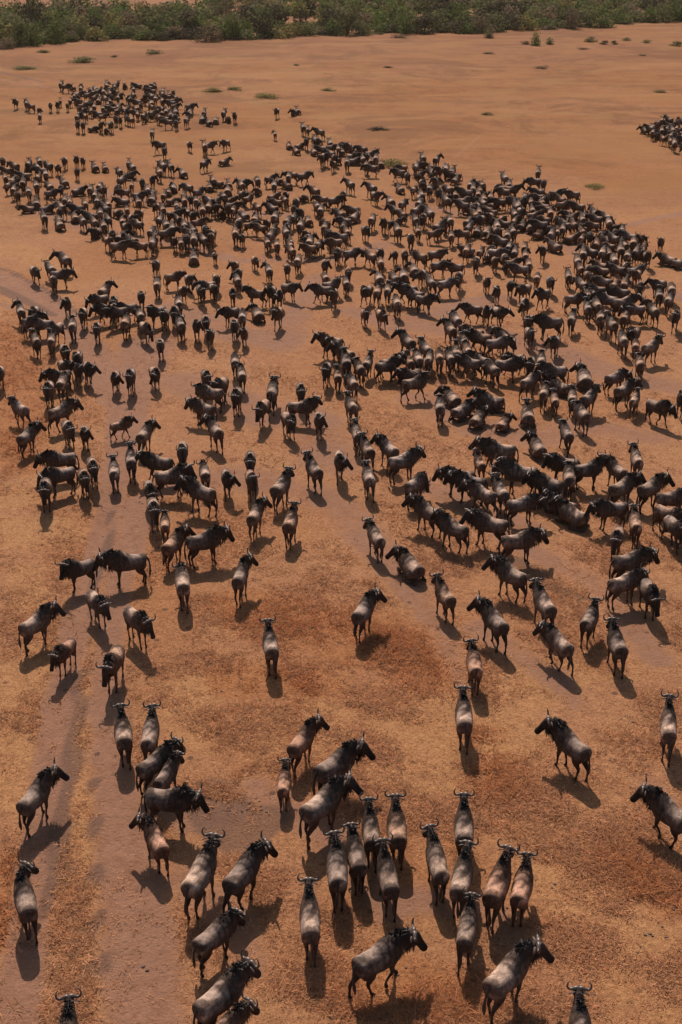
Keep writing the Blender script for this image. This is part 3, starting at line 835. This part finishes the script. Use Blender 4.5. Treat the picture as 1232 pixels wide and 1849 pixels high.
 (930,457,0,'v',.95,None),(940,487,180,'v',1.0,None),(955,480,90,'n',.9,None),(922,516,270,'v',.97,None),(948,522,0,'v',.97,None),(970,503,90,'n',.92,None),(994,508,10,'v',1.0,None),(983,532,0,'v',.97,None),(948,549,270,'v',.97,None),(1027,500,92,'a',.92,None),(981,453,270,'v',.95,None),(1003,446,180,'L',1.0,None),
 (960,580,0,'v',1.05,None),(989,583,180,'v',1.1,None),(1033,576,0,'v',1.0,None),(956,604,270,'v',.95,None),(1003,616,268,'v',.95,None),(911,616,12,'a',.95,None),(970,652,200,'v',.97,None),(932,648,180,'v',.97,None),
 (1062,460,180,'v',1.0,None),(1089,457,0,'v',1.0,None),(1107,471,92,'n',1.0,None),(1148,457,180,'v',.95,None),(1169,462,270,'v',.97,None),(1194,437,270,'a',.9,None),(1208,470,150,'L',1.0,None),(1228,475,30,'L',1.0,None),(1062,487,270,'v',.92,None),(1087,490,200,'L',.95,None),(1051,514,180,'v',.97,None),
 (1035,540,0,'v',.97,None),(1065,535,92,'n',.97,None),(1097,511,180,'v',.97,None),(1121,514,95,'n',.97,None),(1146,490,20,'v',1.0,None),(1128,488,182,'v',.95,None),(1157,516,270,'n',.9,None),(1099,543,182,'v',1.0,None),(1124,546,0,'v',1.05,None),(1078,554,92,'n',.97,None),(1086,576,92,'n',.95,None),
 (1105,589,112,'a',1.0,None),(1129,575,92,'n',.97,None),(1153,560,180,'v',.97,None),(1176,562,0,'v',1.0,None),(1191,514,200,'v',.97,None),(1213,523,92,'n',.97,None),(1191,533,92,'n',.92,None),(1208,543,92,'n',.95,None),(1221,570,270,'v',1.0,None),(1126,615,112,'n',1.0,None),(1148,625,92,'n',.85,None),(1174,628,42,'v',1.02,None),
 (1156,657,92,'n',.92,None),(1144,603,180,'v',.95,None),(0,672,270,'v',.95,None),
 # the back of the herd
 (633,333,120,'l',1,None),(672,340,120,'l',1,None),(548,318,5,'v',1,None),(1025,352,170,'a',1,None),(1073,385,120,'a',1,None),(1098,392,120,'l',1,None),(1103,402,110,'n',1,None),(972,312,90,'a',1,None),(966,328,200,'v',1,None),(982,330,0,'v',1,None),(912,322,110,'a',1,None),(920,335,90,'n',1,None),(997,350,20,'v',1,None),
 (764,285,110,'a',1,None),(788,288,60,'r',1,None),(752,302,92,'a',1,None),(722,312,180,'v',1,None),(736,318,0,'v',1,None),(805,306,92,'n',1,None),(678,352,300,'v',1,None),(697,402,270,'v',1,None),(672,398,180,'v',1,None),(660,416,270,'v',1,None),(620,352,270,'v',1,None),
 (117,290,270,'v',.95,None),(138,288,270,'v',.95,None),(150,290,270,'v',.85,None),(139,310,270,'v',.9,None),(172,303,92,'L',1,None),(190,304,92,'L',.9,None),(88,300,0,'v',1,None),(104,302,0,'v',.9,None),(5,290,270,'v',1,None),(27,300,180,'v',1,None),(52,297,0,'v',1,None),(72,293,92,'n',1,None),
 (288,312,92,'n',1,None),(298,300,0,'v',1,None),(305,302,92,'n',1,None),(275,240,90,'n',1,None),(290,262,170,'v',1,None),(297,272,270,'v',1,None),(240,303,92,'n',1,None),(218,310,110,'n',1,None),(232,296,90,'n',.8,None),
 (342,261,270,'v',.85,None),(370,265,92,'v',1.1,None),(377,262,0,'v',1,None),(408,258,20,'v',.95,None),(404,293,30,'L',.9,None),(369,295,20,'v',.95,None),(331,314,0,'L',1,None),
 (500,200,270,'v',1,None),(531,203,185,'L',1,None),(538,201,10,'L',1,None),(497,243,110,'l',.75,None),(548,231,92,'a',1,None),(556,235,95,'a',.9,None),(578,238,140,'l',1,None),
 (110,153,180,'v',1,None),(118,156,0,'v',1,None),(146,160,90,'n',1,None),(29,184,270,'v',1,None),(48,187,180,'v',1,None),(57,192,160,'v',.9,None),(71,200,270,'v',.9,None),(72,210,90,'n',.9,None),(91,191,270,'v',.9,None),(104,190,270,'v',.9,None),(109,184,90,'n',.8,None),(122,191,270,'v',.8,None),(130,183,180,'v',.9,None),(143,184,0,'v',.9,None),
 (140,225,270,'v',1,None),(150,226,270,'v',1,None),(167,233,10,'L',.9,None),(182,226,270,'v',1,None),(197,226,270,'v',1,None),(196,236,270,'L',.8,None),
 (366,216,180,'L',1,None),(378,222,0,'L',1,None),(390,218,92,'L',1,None),(368,205,92,'n',1,None),(404,205,92,'a',1,None),(412,215,0,'L',1,None),(424,209,270,'a',1,None),
 (350,468,92,'L',1,None),(282,478,270,'v',.95,None),(268,440,0,'v',1,None),(460,470,270,'v',.8,None),(425,480,270,'v',.9,None),(350,432,0,'v',1.05,None),(388,462,270,'n',.7,None),(390,375,270,'v',.95,None),(407,378,270,'v',.95,None),
]
CROWD = [  # polygons of the dense back of the herd: corner pixels, how many more animals, share lying down
 ([(130,158),(175,152),(250,152),(300,158),(340,166),(345,215),(320,222),(270,215),(230,222),(180,212),(140,215)], 150, .4),
 ([(1164,236),(1185,220),(1232,213),(1290,214),(1290,282),(1232,272),(1200,258)], 90, .5),
 ([(515,264),(545,248),(600,256),(645,262),(692,292),(688,306),(640,300),(600,298),(555,284)], 48, .45),
 ([(0,295),(60,300),(90,310),(60,345),(40,362),(0,350)], 24, .15),
 ([(60,320),(140,325),(210,340),(220,400),(150,420),(90,405),(45,385)], 40, .2),
 ([(210,310),(270,320),(300,345),(330,330),(400,325),(430,345),(430,380),(380,430),(320,445),(240,450),(170,440),(160,400),(215,360)], 104, .25),
 ([(430,330),(520,310),(560,335),(600,355),(640,380),(645,430),(600,455),(530,455),(450,440),(410,420),(440,380)], 88, .2),
 ([(705,330),(770,345),(760,380),(830,400),(840,425),(780,440),(720,430),(700,390)], 30, .15),
 ([(720,300),(780,296),(830,310),(850,330),(930,340),(1000,345),(1000,385),(930,425),(900,445),(850,420),(800,360),(740,320)], 108, .4),
 ([(930,370),(1010,350),(1060,385),(1120,410),(1160,435),(1170,460),(1100,450),(1050,440),(1010,425),(960,430)], 62, .4),
 ([(830,440),(900,440),(950,440),(950,470),(900,480),(850,460)], 12, .1),
 ([(1020,440),(1090,445),(1160,455),(1160,500),(1110,560),(1060,560),(1040,500)], 18, .15),
]

PC = {'a': 'alert', 'A': 'alert2', 'l': 'left', 'r': 'right', 'w': 'walk', 'W': 'walk2', 'x': 'walkleft', 'y': 'walkright', 'n': 'low', 'g': 'graze', 'v': 'level', 'L': 'lie', 'M': 'lieleft', 'N': 'lieright'}
rr = random.Random(42)
animals = []
for row in HERD:
    px, py, hd, ps, sz, lab = row
    key = PC[ps]
    if lab is None and ps == 'v': key = rr.choice(['level', 'level', 'alert2', 'walk2', 'low', 'stroll', 'rub', 'glance', 'left', 'right'])
    if lab is None and ps == 'n': key = rr.choice(['low', 'level', 'feed', 'graze', 'alert', 'stroll'])
    if lab is None and ps == 'a': key = rr.choice(['alert', 'alert2', 'walk2'])
    if lab is None and ps == 'L': key = rr.choice(['lie', 'lie', 'doze', 'lieleft', 'lieright'])
    if lab is None and py < 480 and hd in (0, 180) and rr.random() < .5: hd = rr.choice([95, 115, 265, 75])
    if lab is None and py < 780:
        side = min(hd % 180, 180 - hd % 180) < 25
        if side and rr.random() < .42: hd = rr.choice([100, 112, 80, 260, 275, 120])
        hd += rr.choice([-1, 1]) * rr.uniform(0, 30 if side else 14)
    if py < 520: sz *= .93
    animals.append(dict(px=px, py=py, hd=hd, key=key, sz=sz, lab=lab))

def inside(p, poly):
    x, y = p; c = False; j = len(poly) - 1
    for i in range(len(poly)):
        (xi, yi), (xj, yj) = poly[i], poly[j]
        if (yi > y) != (yj > y) and x < (xj - xi) * (y - yi) / (yj - yi) + xi: c = not c
        j = i
    return c
for poly, cnt, ly in CROWD:
    xs_, ys_ = [p[0] for p in poly], [p[1] for p in poly]
    got = 0
    for _ in range(cnt * 60):
        p = (rr.uniform(min(xs_), max(xs_)), rr.uniform(min(ys_), max(ys_)))
        if not inside(p, poly): continue
        wx, wy = at(*p, .9)
        if any((wx - a['cx']) ** 2 + (wy - a['cy']) ** 2 < 1.0 for a in animals if 'cx' in a): continue
        lie = rr.random() < ly
        hd = rr.choice([85, 95, 100, 110, 118, 75, 270, 265, 280, 90, 180, 0, 150, 40]) + rr.uniform(-20, 20)
        key = rr.choice(['lie', 'lieleft', 'lieright', 'doze']) if lie else rr.choice(['level', 'level', 'low', 'alert', 'alert2', 'left', 'right', 'walk2', 'graze'])
        animals.append(dict(px=p[0], py=p[1], hd=hd, key=key, sz=rr.uniform(.78, .98), lab=None, cx=wx, cy=wy))
        got += 1
        if got >= cnt * .74: break

for a in animals:
    z = .42 if a['key'].startswith(('lie', 'doze')) else .95
    wx, wy = at(a['px'], a['py'], z * a['sz'])
    ang = R(a['hd'] + rr.uniform(-5, 5)) + math.atan2(float(wy), float(wx)) - math.pi / 2
    a['ang'] = ang
    a['x'] = float(wx) + .08 * math.cos(ang); a['y'] = float(wy) + .08 * math.sin(ang)
    a['sz'] *= rr.uniform(.97, 1.03)

# nobody stands inside a neighbour: push apart what overlaps
NA = len(animals)
ax = np.array([a['x'] for a in animals]); ay = np.array([a['y'] for a in animals]); an = np.array([a['ang'] for a in animals]); az = np.array([a['sz'] for a in animals])
offs = np.array([-.48, -.18, .15, .45, .78]); rad = np.array([.26, .30, .30, .26, .17])
near = [np.where(np.hypot(ax - ax[i], ay - ay[i]) < 4)[0] for i in range(NA)]
ca_, sa_ = np.cos(an), np.sin(an)
for it in range(24):
    px_ = ax[:, None] + ca_[:, None] * offs * az[:, None]; py_ = ay[:, None] + sa_[:, None] * offs * az[:, None]
    mvx, mvy = np.zeros(NA), np.zeros(NA)
    for i in range(NA):
        for j in near[i]:
            if j <= i: continue
            dx = px_[i][:, None] - px_[j][None, :]; dy = py_[i][:, None] - py_[j][None, :]
            d = np.hypot(dx, dy) + 1e-6
            ov = rad[:, None] * az[i] + rad[None, :] * az[j] - d
            k = np.unravel_index(ov.argmax(), ov.shape)
            if ov[k] > 0:
                m_ = ov[k] * .3
                mvx[i] += dx[k] / d[k] * m_; mvy[i] += dy[k] / d[k] * m_
                mvx[j] -= dx[k] / d[k] * m_; mvy[j] -= dy[k] / d[k] * m_
    ax += mvx; ay += mvy
hz_ = ground_h(ax, ay)
for i, a in enumerate(animals):
    a['x'], a['y'], a['z'] = float(ax[i]), float(ay[i]), float(hz_[i])
    # where it ended up, in pixels of the photograph
    dxx, dyy, dzz = a['x'], a['y'], .95 - CAM_H
    zc = dyy * cp - dzz * sp; yc = dyy * sp + dzz * cp
    a['qx'], a['qy'] = PW / 2 + FPX * dxx / zc, PH / 2 - FPX * yc / zc
    k = rr.random()
    v = rr.uniform(.74, 1.16)
    warm = rr.uniform(0, 1)
    a['tint'] = (v * (1.0 + .10 * warm), v * (1.0 + .0 * warm), v * (1.03 - .13 * warm))
    if a['lab'] and ('brown' in a['lab'] or 'pink' in a['lab']): a['tint'] = (1.2, .92, .78)
    elif a['lab'] and ('pale' in a['lab'] or 'white' in a['lab']): a['tint'] = (1.2, 1.14, 1.1)
    elif a['lab'] and 'dark' in a['lab']: a['tint'] = (.72, .70, .70)
    elif k < .12 or a['sz'] < .84: a['tint'] = (1.12, .93, .80)

# the 300 that show largest stand as things of their own
inframe = [a for a in animals if -25 < a['qx'] < PW + 25 and a['qy'] < PH + 70]
inframe.sort(key=lambda a: -a['qy'] - (0 if a['lab'] is None else 5000))
SOLO = inframe[:300]
solo_ids = {id(a) for a in SOLO}
REST = [a for a in animals if id(a) not in solo_ids]

# ---- labels for the animals further back: facing, column, height in the photo, and rank when alike
def facing(a):
    if a['key'].startswith(('lie', 'doze')): return 'lying wildebeest'
    h = a['hd'] % 360
    if 55 <= h <= 128: return 'wildebeest seen from behind'
    if 232 <= h <= 308: return 'wildebeest facing us'
    if h < 55 or h > 308: return 'wildebeest turned right'
    return 'wildebeest turned left'
COLS = [(-99, 95, 'at the left edge'), (95, 190, 'in the left track'), (190, 300, 'right of the left track'), (300, 400, 'well left of centre'), (400, 500, 'left of centre'), (500, 590, 'just left of centre'),
        (590, 680, 'at centre'), (680, 770, 'just right of centre'), (770, 860, 'right of centre'), (860, 950, 'right of mid centre'), (950, 1040, 'well right of centre'), (1040, 1130, 'near the right edge'), (1130, 1400, 'at the right edge')]
ROWS = [(0, 500, 'in the far crowd'), (500, 560, 'in the rear rows'), (560, 620, 'a third down'), (620, 690, 'in the middle rows'), (690, 770, 'two fifths down'), (770, 860, 'just above mid height'), (860, 1000, 'at mid height')]
ORD = ['first', 'second', 'third', 'fourth', 'fifth', 'sixth', 'seventh', 'eighth']
buckets = {}
for a in SOLO:
    if a['lab']: continue
    c = next(t for lo, hi, t in COLS if lo <= a['qx'] < hi)
    r_ = next((t for lo, hi, t in ROWS if lo <= a['qy'] < hi), 'below mid height')
    young = a['sz'] < .86
    buckets.setdefault((facing(a), young, c, r_), []).append(a)
for (f, young, c, r_), L_ in buckets.items():
    w = 'young ' if young else ''
    fx = f.replace('wildebeest', w + 'wildebeest')
    if len(L_) == 1: L_[0]['lab'] = f'{fx} {c}, {r_}'
    elif len(L_) == 2:
        L_.sort(key=lambda a: a['qx'])
        L_[0]['lab'] = f'left of two {fx} {c}, {r_}'; L_[1]['lab'] = f'right of two {fx} {c}, {r_}'
    else:
        L_.sort(key=lambda a: a['qx'])
        for i, a in enumerate(L_): a['lab'] = f'{ORD[i]} from left, {fx} {c}, {r_}'
labs = [a['lab'] for a in SOLO]
print('solo', len(SOLO), 'rest', len(REST), 'unique labels', len(set(labs)), 'max words', max(len(l.split()) for l in labs))

def make_root(P, mid):
    root = bpy.data.objects.new('wildebeest', None); root.empty_display_size = .3
    col.objects.link(root)
    parts = [('body', 'body_mid' if mid else 'body'), ('horn', 'hornL'), ('horn', 'hornR'), ('mane', 'mane'), ('tail', 'tail')]
    if not mid: parts += [('beard', 'beard'), ('ear', 'earL'), ('ear', 'earR'), ('eye', 'eyeL'), ('eye', 'eyeR')]
    ob = []
    for nm, k in parts: ob.append(link(nm, P[k], root))
    return root, ob
protos = {}
GROUP = 'wildebeest of the grazing herd'
for a in SOLO:
    mid = a['qy'] < 640
    pk = (a['key'], mid)
    if pk not in protos:
        root, ob = protos[pk] = make_root(POSES[a['key']], mid)
    else:
        r0, ob0 = protos[pk]
        root = r0.copy(); col.objects.link(root); ob = []
        for c in ob0:
            q = c.copy(); col.objects.link(q); q.parent = root; ob.append(q)
    root.location = (a['x'], a['y'], a['z'] - .005)
    root.rotation_euler = (0, 0, a['ang'])
    s = a['sz']; yz = rr.uniform(.94, 1.06)
    root.scale = (s * rr.uniform(.94, 1.03), s * rr.uniform(.86, 1.0), s * rr.uniform(.96, 1.04))
    tag(root, a['lab'], 'wildebeest', GROUP)
    for q in ob:
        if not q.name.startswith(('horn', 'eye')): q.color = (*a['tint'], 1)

# the far rest of the herd, too many to name, real animals joined into one object
VV, FF, CC, base = [], [], [], 0
cache = {}
def grab(me):
    n = len(me.vertices); co = np.empty(n * 3); me.vertices.foreach_get('co', co)
    me.calc_loop_triangles()
    f = np.empty(len(me.loop_triangles) * 3, int); me.loop_triangles.foreach_get('vertices', f)
    at_ = me.attributes.get('coat')
    c = np.tile([.06, .05, .045], (n, 1))
    if at_ is not None:
        c = np.empty(n * 4); at_.data.foreach_get('color', c); c = c.reshape(-1, 4)[:, :3]
    return co.reshape(-1, 3), f.reshape(-1, 3), c
for a in REST:
    if a['key'] not in cache:
        P = POSES[a['key']]
        g_ = [grab(P[k]) for k in ('body_far', 'tail')]
        for k in ('hornL', 'hornR'):
            g_.append(grab(decimate(P[k], .3)))
        n0 = 0; v_, f_, c_ = [], [], []
        for v, f, c in g_:
            v_.append(v); f_.append(f + n0); c_.append(c); n0 += len(v)
        cache[a['key']] = (np.concatenate(v_), np.concatenate(f_), np.concatenate(c_))
    v, f, c = cache[a['key']]
    ca, sa = math.cos(a['ang']), math.sin(a['ang'])
    p = np.stack([v[:, 0] * ca - v[:, 1] * sa, v[:, 0] * sa + v[:, 1] * ca, v[:, 2]], 1) * a['sz'] + [a['x'], a['y'], a['z']]
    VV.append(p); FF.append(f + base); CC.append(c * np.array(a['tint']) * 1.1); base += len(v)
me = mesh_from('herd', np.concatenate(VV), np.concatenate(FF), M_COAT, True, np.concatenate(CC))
o = link('wildebeest_herd', me)
tag(o, 'far part of the herd, wildebeest packed closely on the open plain', 'herd', None, 'stuff')

# ------------------------------------------------------------------ thicket along the far side and scrub on the plain
def leaf_cloud(w, h, n, leaf, r, lobes=5, low=.05):
    """leaf-sized faces spread through an uneven crown of width w and height h"""
    cs = [(r.normal(0, .22) * w, r.normal(0, .22) * w, h * r.uniform(.2, .68), r.uniform(.24, .36)) for _ in range(lobes)]
    cs[0] = (0, 0, h * .55, .36); cs[1] = (0, 0, h * .22, .46)
    cs += [(r.normal(0, .2) * w, r.normal(0, .2) * w, h * .12, .3) for _ in range(3)]
    V, C = [], []
    for i in range(n):
        cx, cy, cz, cr = cs[r.integers(len(cs))]
        d = r.normal(size=3); d /= np.linalg.norm(d)
        q = r.uniform(.55, 1.08)
        p = V3(cx, cy, cz) + d * V3(cr * w, cr * w, cr * h * .95) * q
        p[2] = min(max(p[2], low * h * r.random()), h * 1.06)
        a = r.normal(size=3); a /= np.linalg.norm(a)
        nrm = d + r.normal(0, .55, 3); nrm /= np.linalg.norm(nrm)
        s1 = np.cross(nrm, a); s1 /= np.linalg.norm(s1); s2 = np.cross(nrm, s1)
        L = leaf * r.uniform(.6, 1.5)
        V += [p - s1 * L * .5, p + s2 * L * .32, p + s1 * L * .5, p - s2 * L * .32]
        c = np.array([1.0, 1.0, 1.0]) * r.uniform(.65, 1.35) * np.array([1 + r.normal(0, .1), 1, 1 + r.normal(0, .08)])
        C += [c] * 4
    V = np.array(V)
    return V, np.arange(len(V)).reshape(-1, 4), np.array(C)

def stems(w, h, r, n=4):
    parts = []
    for i in range(n):
        a = r.uniform(0, 6.28); k = r.uniform(.1, .32) * w
        b = (math.cos(a) * k, math.sin(a) * k, h * r.uniform(.5, .75))
        v, f = raw_tube([(b[0] * .06, b[1] * .06, -.15, .02 * h, .02 * h), (b[0] * .45 + r.normal(0, .05), b[1] * .45, b[2] * .5, .014 * h, .014 * h), (b[0], b[1], b[2], .008 * h, .008 * h)], 6, V3(1, .2, .1))
        parts.append((v, f))
    return merge(parts)

GREENS = {'green': (.115, .150, .048), 'dull green': (.140, .148, .066), 'grey brown': (.185, .14, .09), 'dark': (.065, .06, .04), 'yellow green': (.21, .185, .07)}
r6 = np.random.default_rng(66)
SHRUBS = []
for k in range(7):
    w, h = 1.0, 1.0
    v, f, c = leaf_cloud(w, h, 760, .085, r6, lobes=4 + k % 4)
    crown = mesh_from('crown', v, f, M_LEAF, False, c)
    v, f = stems(w, h, r6)
    trunk = mesh_from('trunk', v, f, M_BARK, True, np.tile([.11, .085, .065], (len(v), 1)))
    SHRUBS.append((crown, trunk))

def shrub(name, px, py, wpx, hpx, tone, label, cat, group=None, k=None):
    x, y = at(px, py)
    s = (py + 172) * cp / CAM_H
    w, h = wpx / s, hpx / s
    crown, trunk = SHRUBS[r6.integers(len(SHRUBS)) if k is None else k]
    root = bpy.data.objects.new(name, None); col.objects.link(root)
    root.location = (float(x), float(y), float(ground_h(x, y)))
    root.rotation_euler = (0, 0, r6.uniform(0, 6.28)); root.scale = (w, w, h)
    tag(root, label, cat, group)
    c = link('crown', crown, root); c.color = (*(np.array(GREENS[tone]) * r6.uniform(.85, 1.15)), 1)
    link('trunk', trunk, root)
    return root

def belt_base(px):
    return np.interp(px, [-200, 0, 90, 150, 300, 420, 500, 620, 700, 760, 820, 870, 960, 1060, 1100, 1232, 1500], [90, 86, 77, 72, 71, 73, 67, 62, 60, 58, 62, 57, 53, 49, 42, 38, 34])

# the front rank of the thicket, bush by bush
tones = list(GREENS)
front = []
px = -8.
while px < 1240:
    wpx = float(r6.uniform(34, 60)); hpx = float(r6.choice([18, 24, 30, 38, 48]) * r6.uniform(.85, 1.15)) * (1 if px < 1080 else .85)
    tone = tones[int(r6.choice(5, p=[.3, .3, .2, .1, .1]))]
    front.append([px + wpx / 2, belt_base(px) + r6.uniform(-4, 1.5), wpx, hpx, tone])
    px += wpx * .58
COL2 = [(-99, 130, 'at the far left'), (130, 260, 'left'), (260, 390, 'left of centre'), (390, 520, 'just left of centre'), (520, 650, 'at the centre'), (650, 780, 'just right of centre'), (780, 910, 'right of centre'), (910, 1040, 'well right of centre'), (1040, 1150, 'at the right'), (1150, 1400, 'at the far right')]
bk = {}
for q in front:
    size = 'tall' if q[3] > 35 else 'low'
    c = next(t for lo, hi, t in COL2 if lo <= q[0] < hi)
    bk.setdefault((size, q[4], c), []).append(q)
for (size, tone, c), L_ in bk.items():
    L_.sort(key=lambda q: q[0])
    for i, q in enumerate(L_):
        pre = '' if len(L_) == 1 else (('left ', 'right ')[i] if len(L_) == 2 else ORD[i] + ' ')
        suf = '' if len(L_) < 3 else ' counted from the left'
        shrub('shrub', *q, f'{pre}{size} {tone} shrub along the thicket front {c}{suf}', 'shrub', 'shrubs along the front of the thicket')

# trees that stand out above it
for q in [(60, 62, 58, 82, 'dark', 'tall dark round tree rising above the thicket at the upper left corner'),
          (590, 58, 44, 52, 'dark', 'dark rounded tree in the thicket at centre top'),
          (800, 40, 76, 62, 'dark', 'broad shaded dark tree deep in the thicket right of centre'),
          (405, 40, 40, 52, 'grey brown', 'leafless looking brown tree at the back of the thicket left of centre'),
          (270, 46, 50, 46, 'yellow green', 'yellowish green tree in the thicket at the upper left'),
          (1210, 30, 40, 50, 'grey brown', 'tall brown grey tree at the upper right corner'),
          (935, 40, 62, 52, 'dull green', 'wide dull green tree in the thicket right of centre')]:
    shrub('tree', *q, 'tree', 'trees in the thicket')

# the rest of the thicket reads as one mass
VV, FF, CC, base = [], [], [], 0
TP = [leaf_cloud(1., 1., 400, .11, r6, lobes=4) for _ in range(6)]
for i in range(1040):
    px = float(r6.uniform(-220, 1450)); b0 = float(belt_base(px))
    top = 30 if px < 370 else -26
    py = float(r6.uniform(min(top, b0 - 16), b0 - 8))
    x, y = at(px, py); s = (py + 172) * cp / CAM_H
    w = float(r6.uniform(3.6, 7.0)); h = float(r6.uniform(1.8, 5.6))
    if i >= 720:                                             # low growth round the feet of the bushes
        py = b0 + float(r6.uniform(-20, 1.5)); x, y = at(px, py)
        w, h = float(r6.uniform(2.0, 5.0)), float(r6.uniform(.5, 1.5))
    tone = np.array(GREENS[tones[int(r6.choice(5, p=[.28, .3, .22, .1, .1]))]]) * r6.uniform(.8, 1.2)
    v, f, c = TP[i % 6]
    a = r6.uniform(0, 6.28)
    p = np.stack([v[:, 0] * math.cos(a) - v[:, 1] * math.sin(a), v[:, 0] * math.sin(a) + v[:, 1] * math.cos(a), v[:, 2]], 1) * [w, w, h] + [float(x), float(y), 0]
    VV.append(p); FF.append(f + base); CC.append(c * tone); base += len(v)
o = link('thicket', mesh_from('thicket', np.concatenate(VV), np.concatenate(FF), M_LEAF, False, np.concatenate(CC)))
tag(o, 'dense green and brown bush thicket along the far side of the plain', 'thicket', None, 'stuff')

# low scrub dotted over the plain
SCRUB = [(150, 112, 46, 18, 'dull green', 'rounded dull green bush on the plain below the thicket at upper left'),
 (45, 124, 40, 10, 'dull green', 'flat olive scrub patch at the far left edge of the far plain'),
 (78, 95, 26, 8, 'dull green', 'small scrub just under the thicket at the upper left'),
 (283, 97, 32, 13, 'dull green', 'low olive bush under the thicket left of centre'),
 (207, 103, 14, 6, 'dark', 'tiny dark bush between two larger bushes at upper left'),
 (383, 166, 36, 13, 'yellow green', 'left of two olive scrub clumps beside the far left group of wildebeest'),
 (422, 162, 32, 11, 'yellow green', 'right of two olive scrub clumps beside the far left group of wildebeest'),
 (477, 176, 46, 14, 'yellow green', 'wide low olive scrub clump above the lone far pair of wildebeest'),
 (590, 163, 26, 7, 'dull green', 'thin scrub patch on the orange plain at centre'),
 (685, 234, 32, 11, 'dark', 'dark low scrub on the orange plain right of the upper middle group'),
 (706, 297, 52, 18, 'yellow green', 'wide green scrub right behind the upper middle group of wildebeest'),
 (1073, 338, 36, 11, 'yellow green', 'green scrub clump on the orange plain above the right crowd'),
 (878, 207, 20, 9, 'dull green', 'small scrub on the orange plain right of centre'),
 (1190, 167, 20, 8, 'dull green', 'small scrub on the plain near the right edge above the far group'),
 (966, 82, 20, 32, 'green', 'upright green bush alone in front of the thicket at right'),
 (949, 80, 14, 9, 'dark', 'little dark bush left of the upright green bush'),
 (994, 80, 20, 15, 'dull green', 'dull green bush just right of the upright green bush'),
 (881, 68, 25, 18, 'dull green', 'rounded bush in front of the thicket right of centre'),
 (1065, 76, 22, 13, 'dull green', 'low bush in front of the thicket near the right'),
 (1092, 80, 18, 9, 'dark', 'left of two close dark bushes at the upper right'),
 (1109, 80, 14, 9, 'dark', 'right of two close dark bushes at the upper right'),
 (1131, 73, 16, 8, 'dull green', 'small bush above the pale path at the upper right'),
 (1168, 77, 16, 8, 'dull green', 'small bush beside the pale path at the upper right'),
 (1222, 83, 24, 12, 'dull green', 'bush at the right edge beside the pale path'),
 (881, 97, 22, 6, 'grey brown', 'flat brown scrub on the far plain right of centre'),
 (973, 123, 28, 8, 'grey brown', 'flat brown scrub below the upright green bush'),
 (1055, 89, 24, 5, 'grey brown', 'thin brown scrub line at the upper right'),
 (722, 68, 26, 8, 'grey brown', 'brown scrub at the foot of the thicket just right of centre'),
 (1160, 101, 16, 5, 'grey brown', 'small brown scrub below the pale path at the right'),
 (700, 122, 20, 4, 'dark', 'dark flat scrub on the far plain at centre'),
 (535, 118, 14, 4, 'dull green', 'tiny scrub on the far plain left of centre')]
for q in SCRUB: shrub('scrub_bush', *q[:3], q[3] * (.62 if q[1] > 85 else .85), *q[4:], 'bush', 'scrub bushes on the plain')

# thin dusty air over the plain
bm = bmesh.new()
bmesh.ops.create_cube(bm, size=1.0)
for v in bm.verts:
    v.co = Vector((v.co.x * 21000, v.co.y * 22000 + 3000, -2.0 if v.co.z < 0 else 26.0))
me = bpy.data.meshes.new('haze'); bm.to_mesh(me); bm.free()
hm = bpy.data.materials.new('haze'); hm.use_nodes = True
ht = hm.node_tree; ht.nodes.remove(ht.nodes['Principled BSDF'])
pv = ht.nodes.new('ShaderNodeVolumePrincipled')
pv.inputs['Color'].default_value = (.92, .78, .58, 1)
pv.inputs['Density'].default_value = .00009
pv.inputs['Anisotropy'].default_value = .2
ht.links.new(pv.outputs[0], ht.nodes['Material Output'].inputs['Volume'])
me.materials.append(hm)
tag(link('haze', me), kind='stuff')
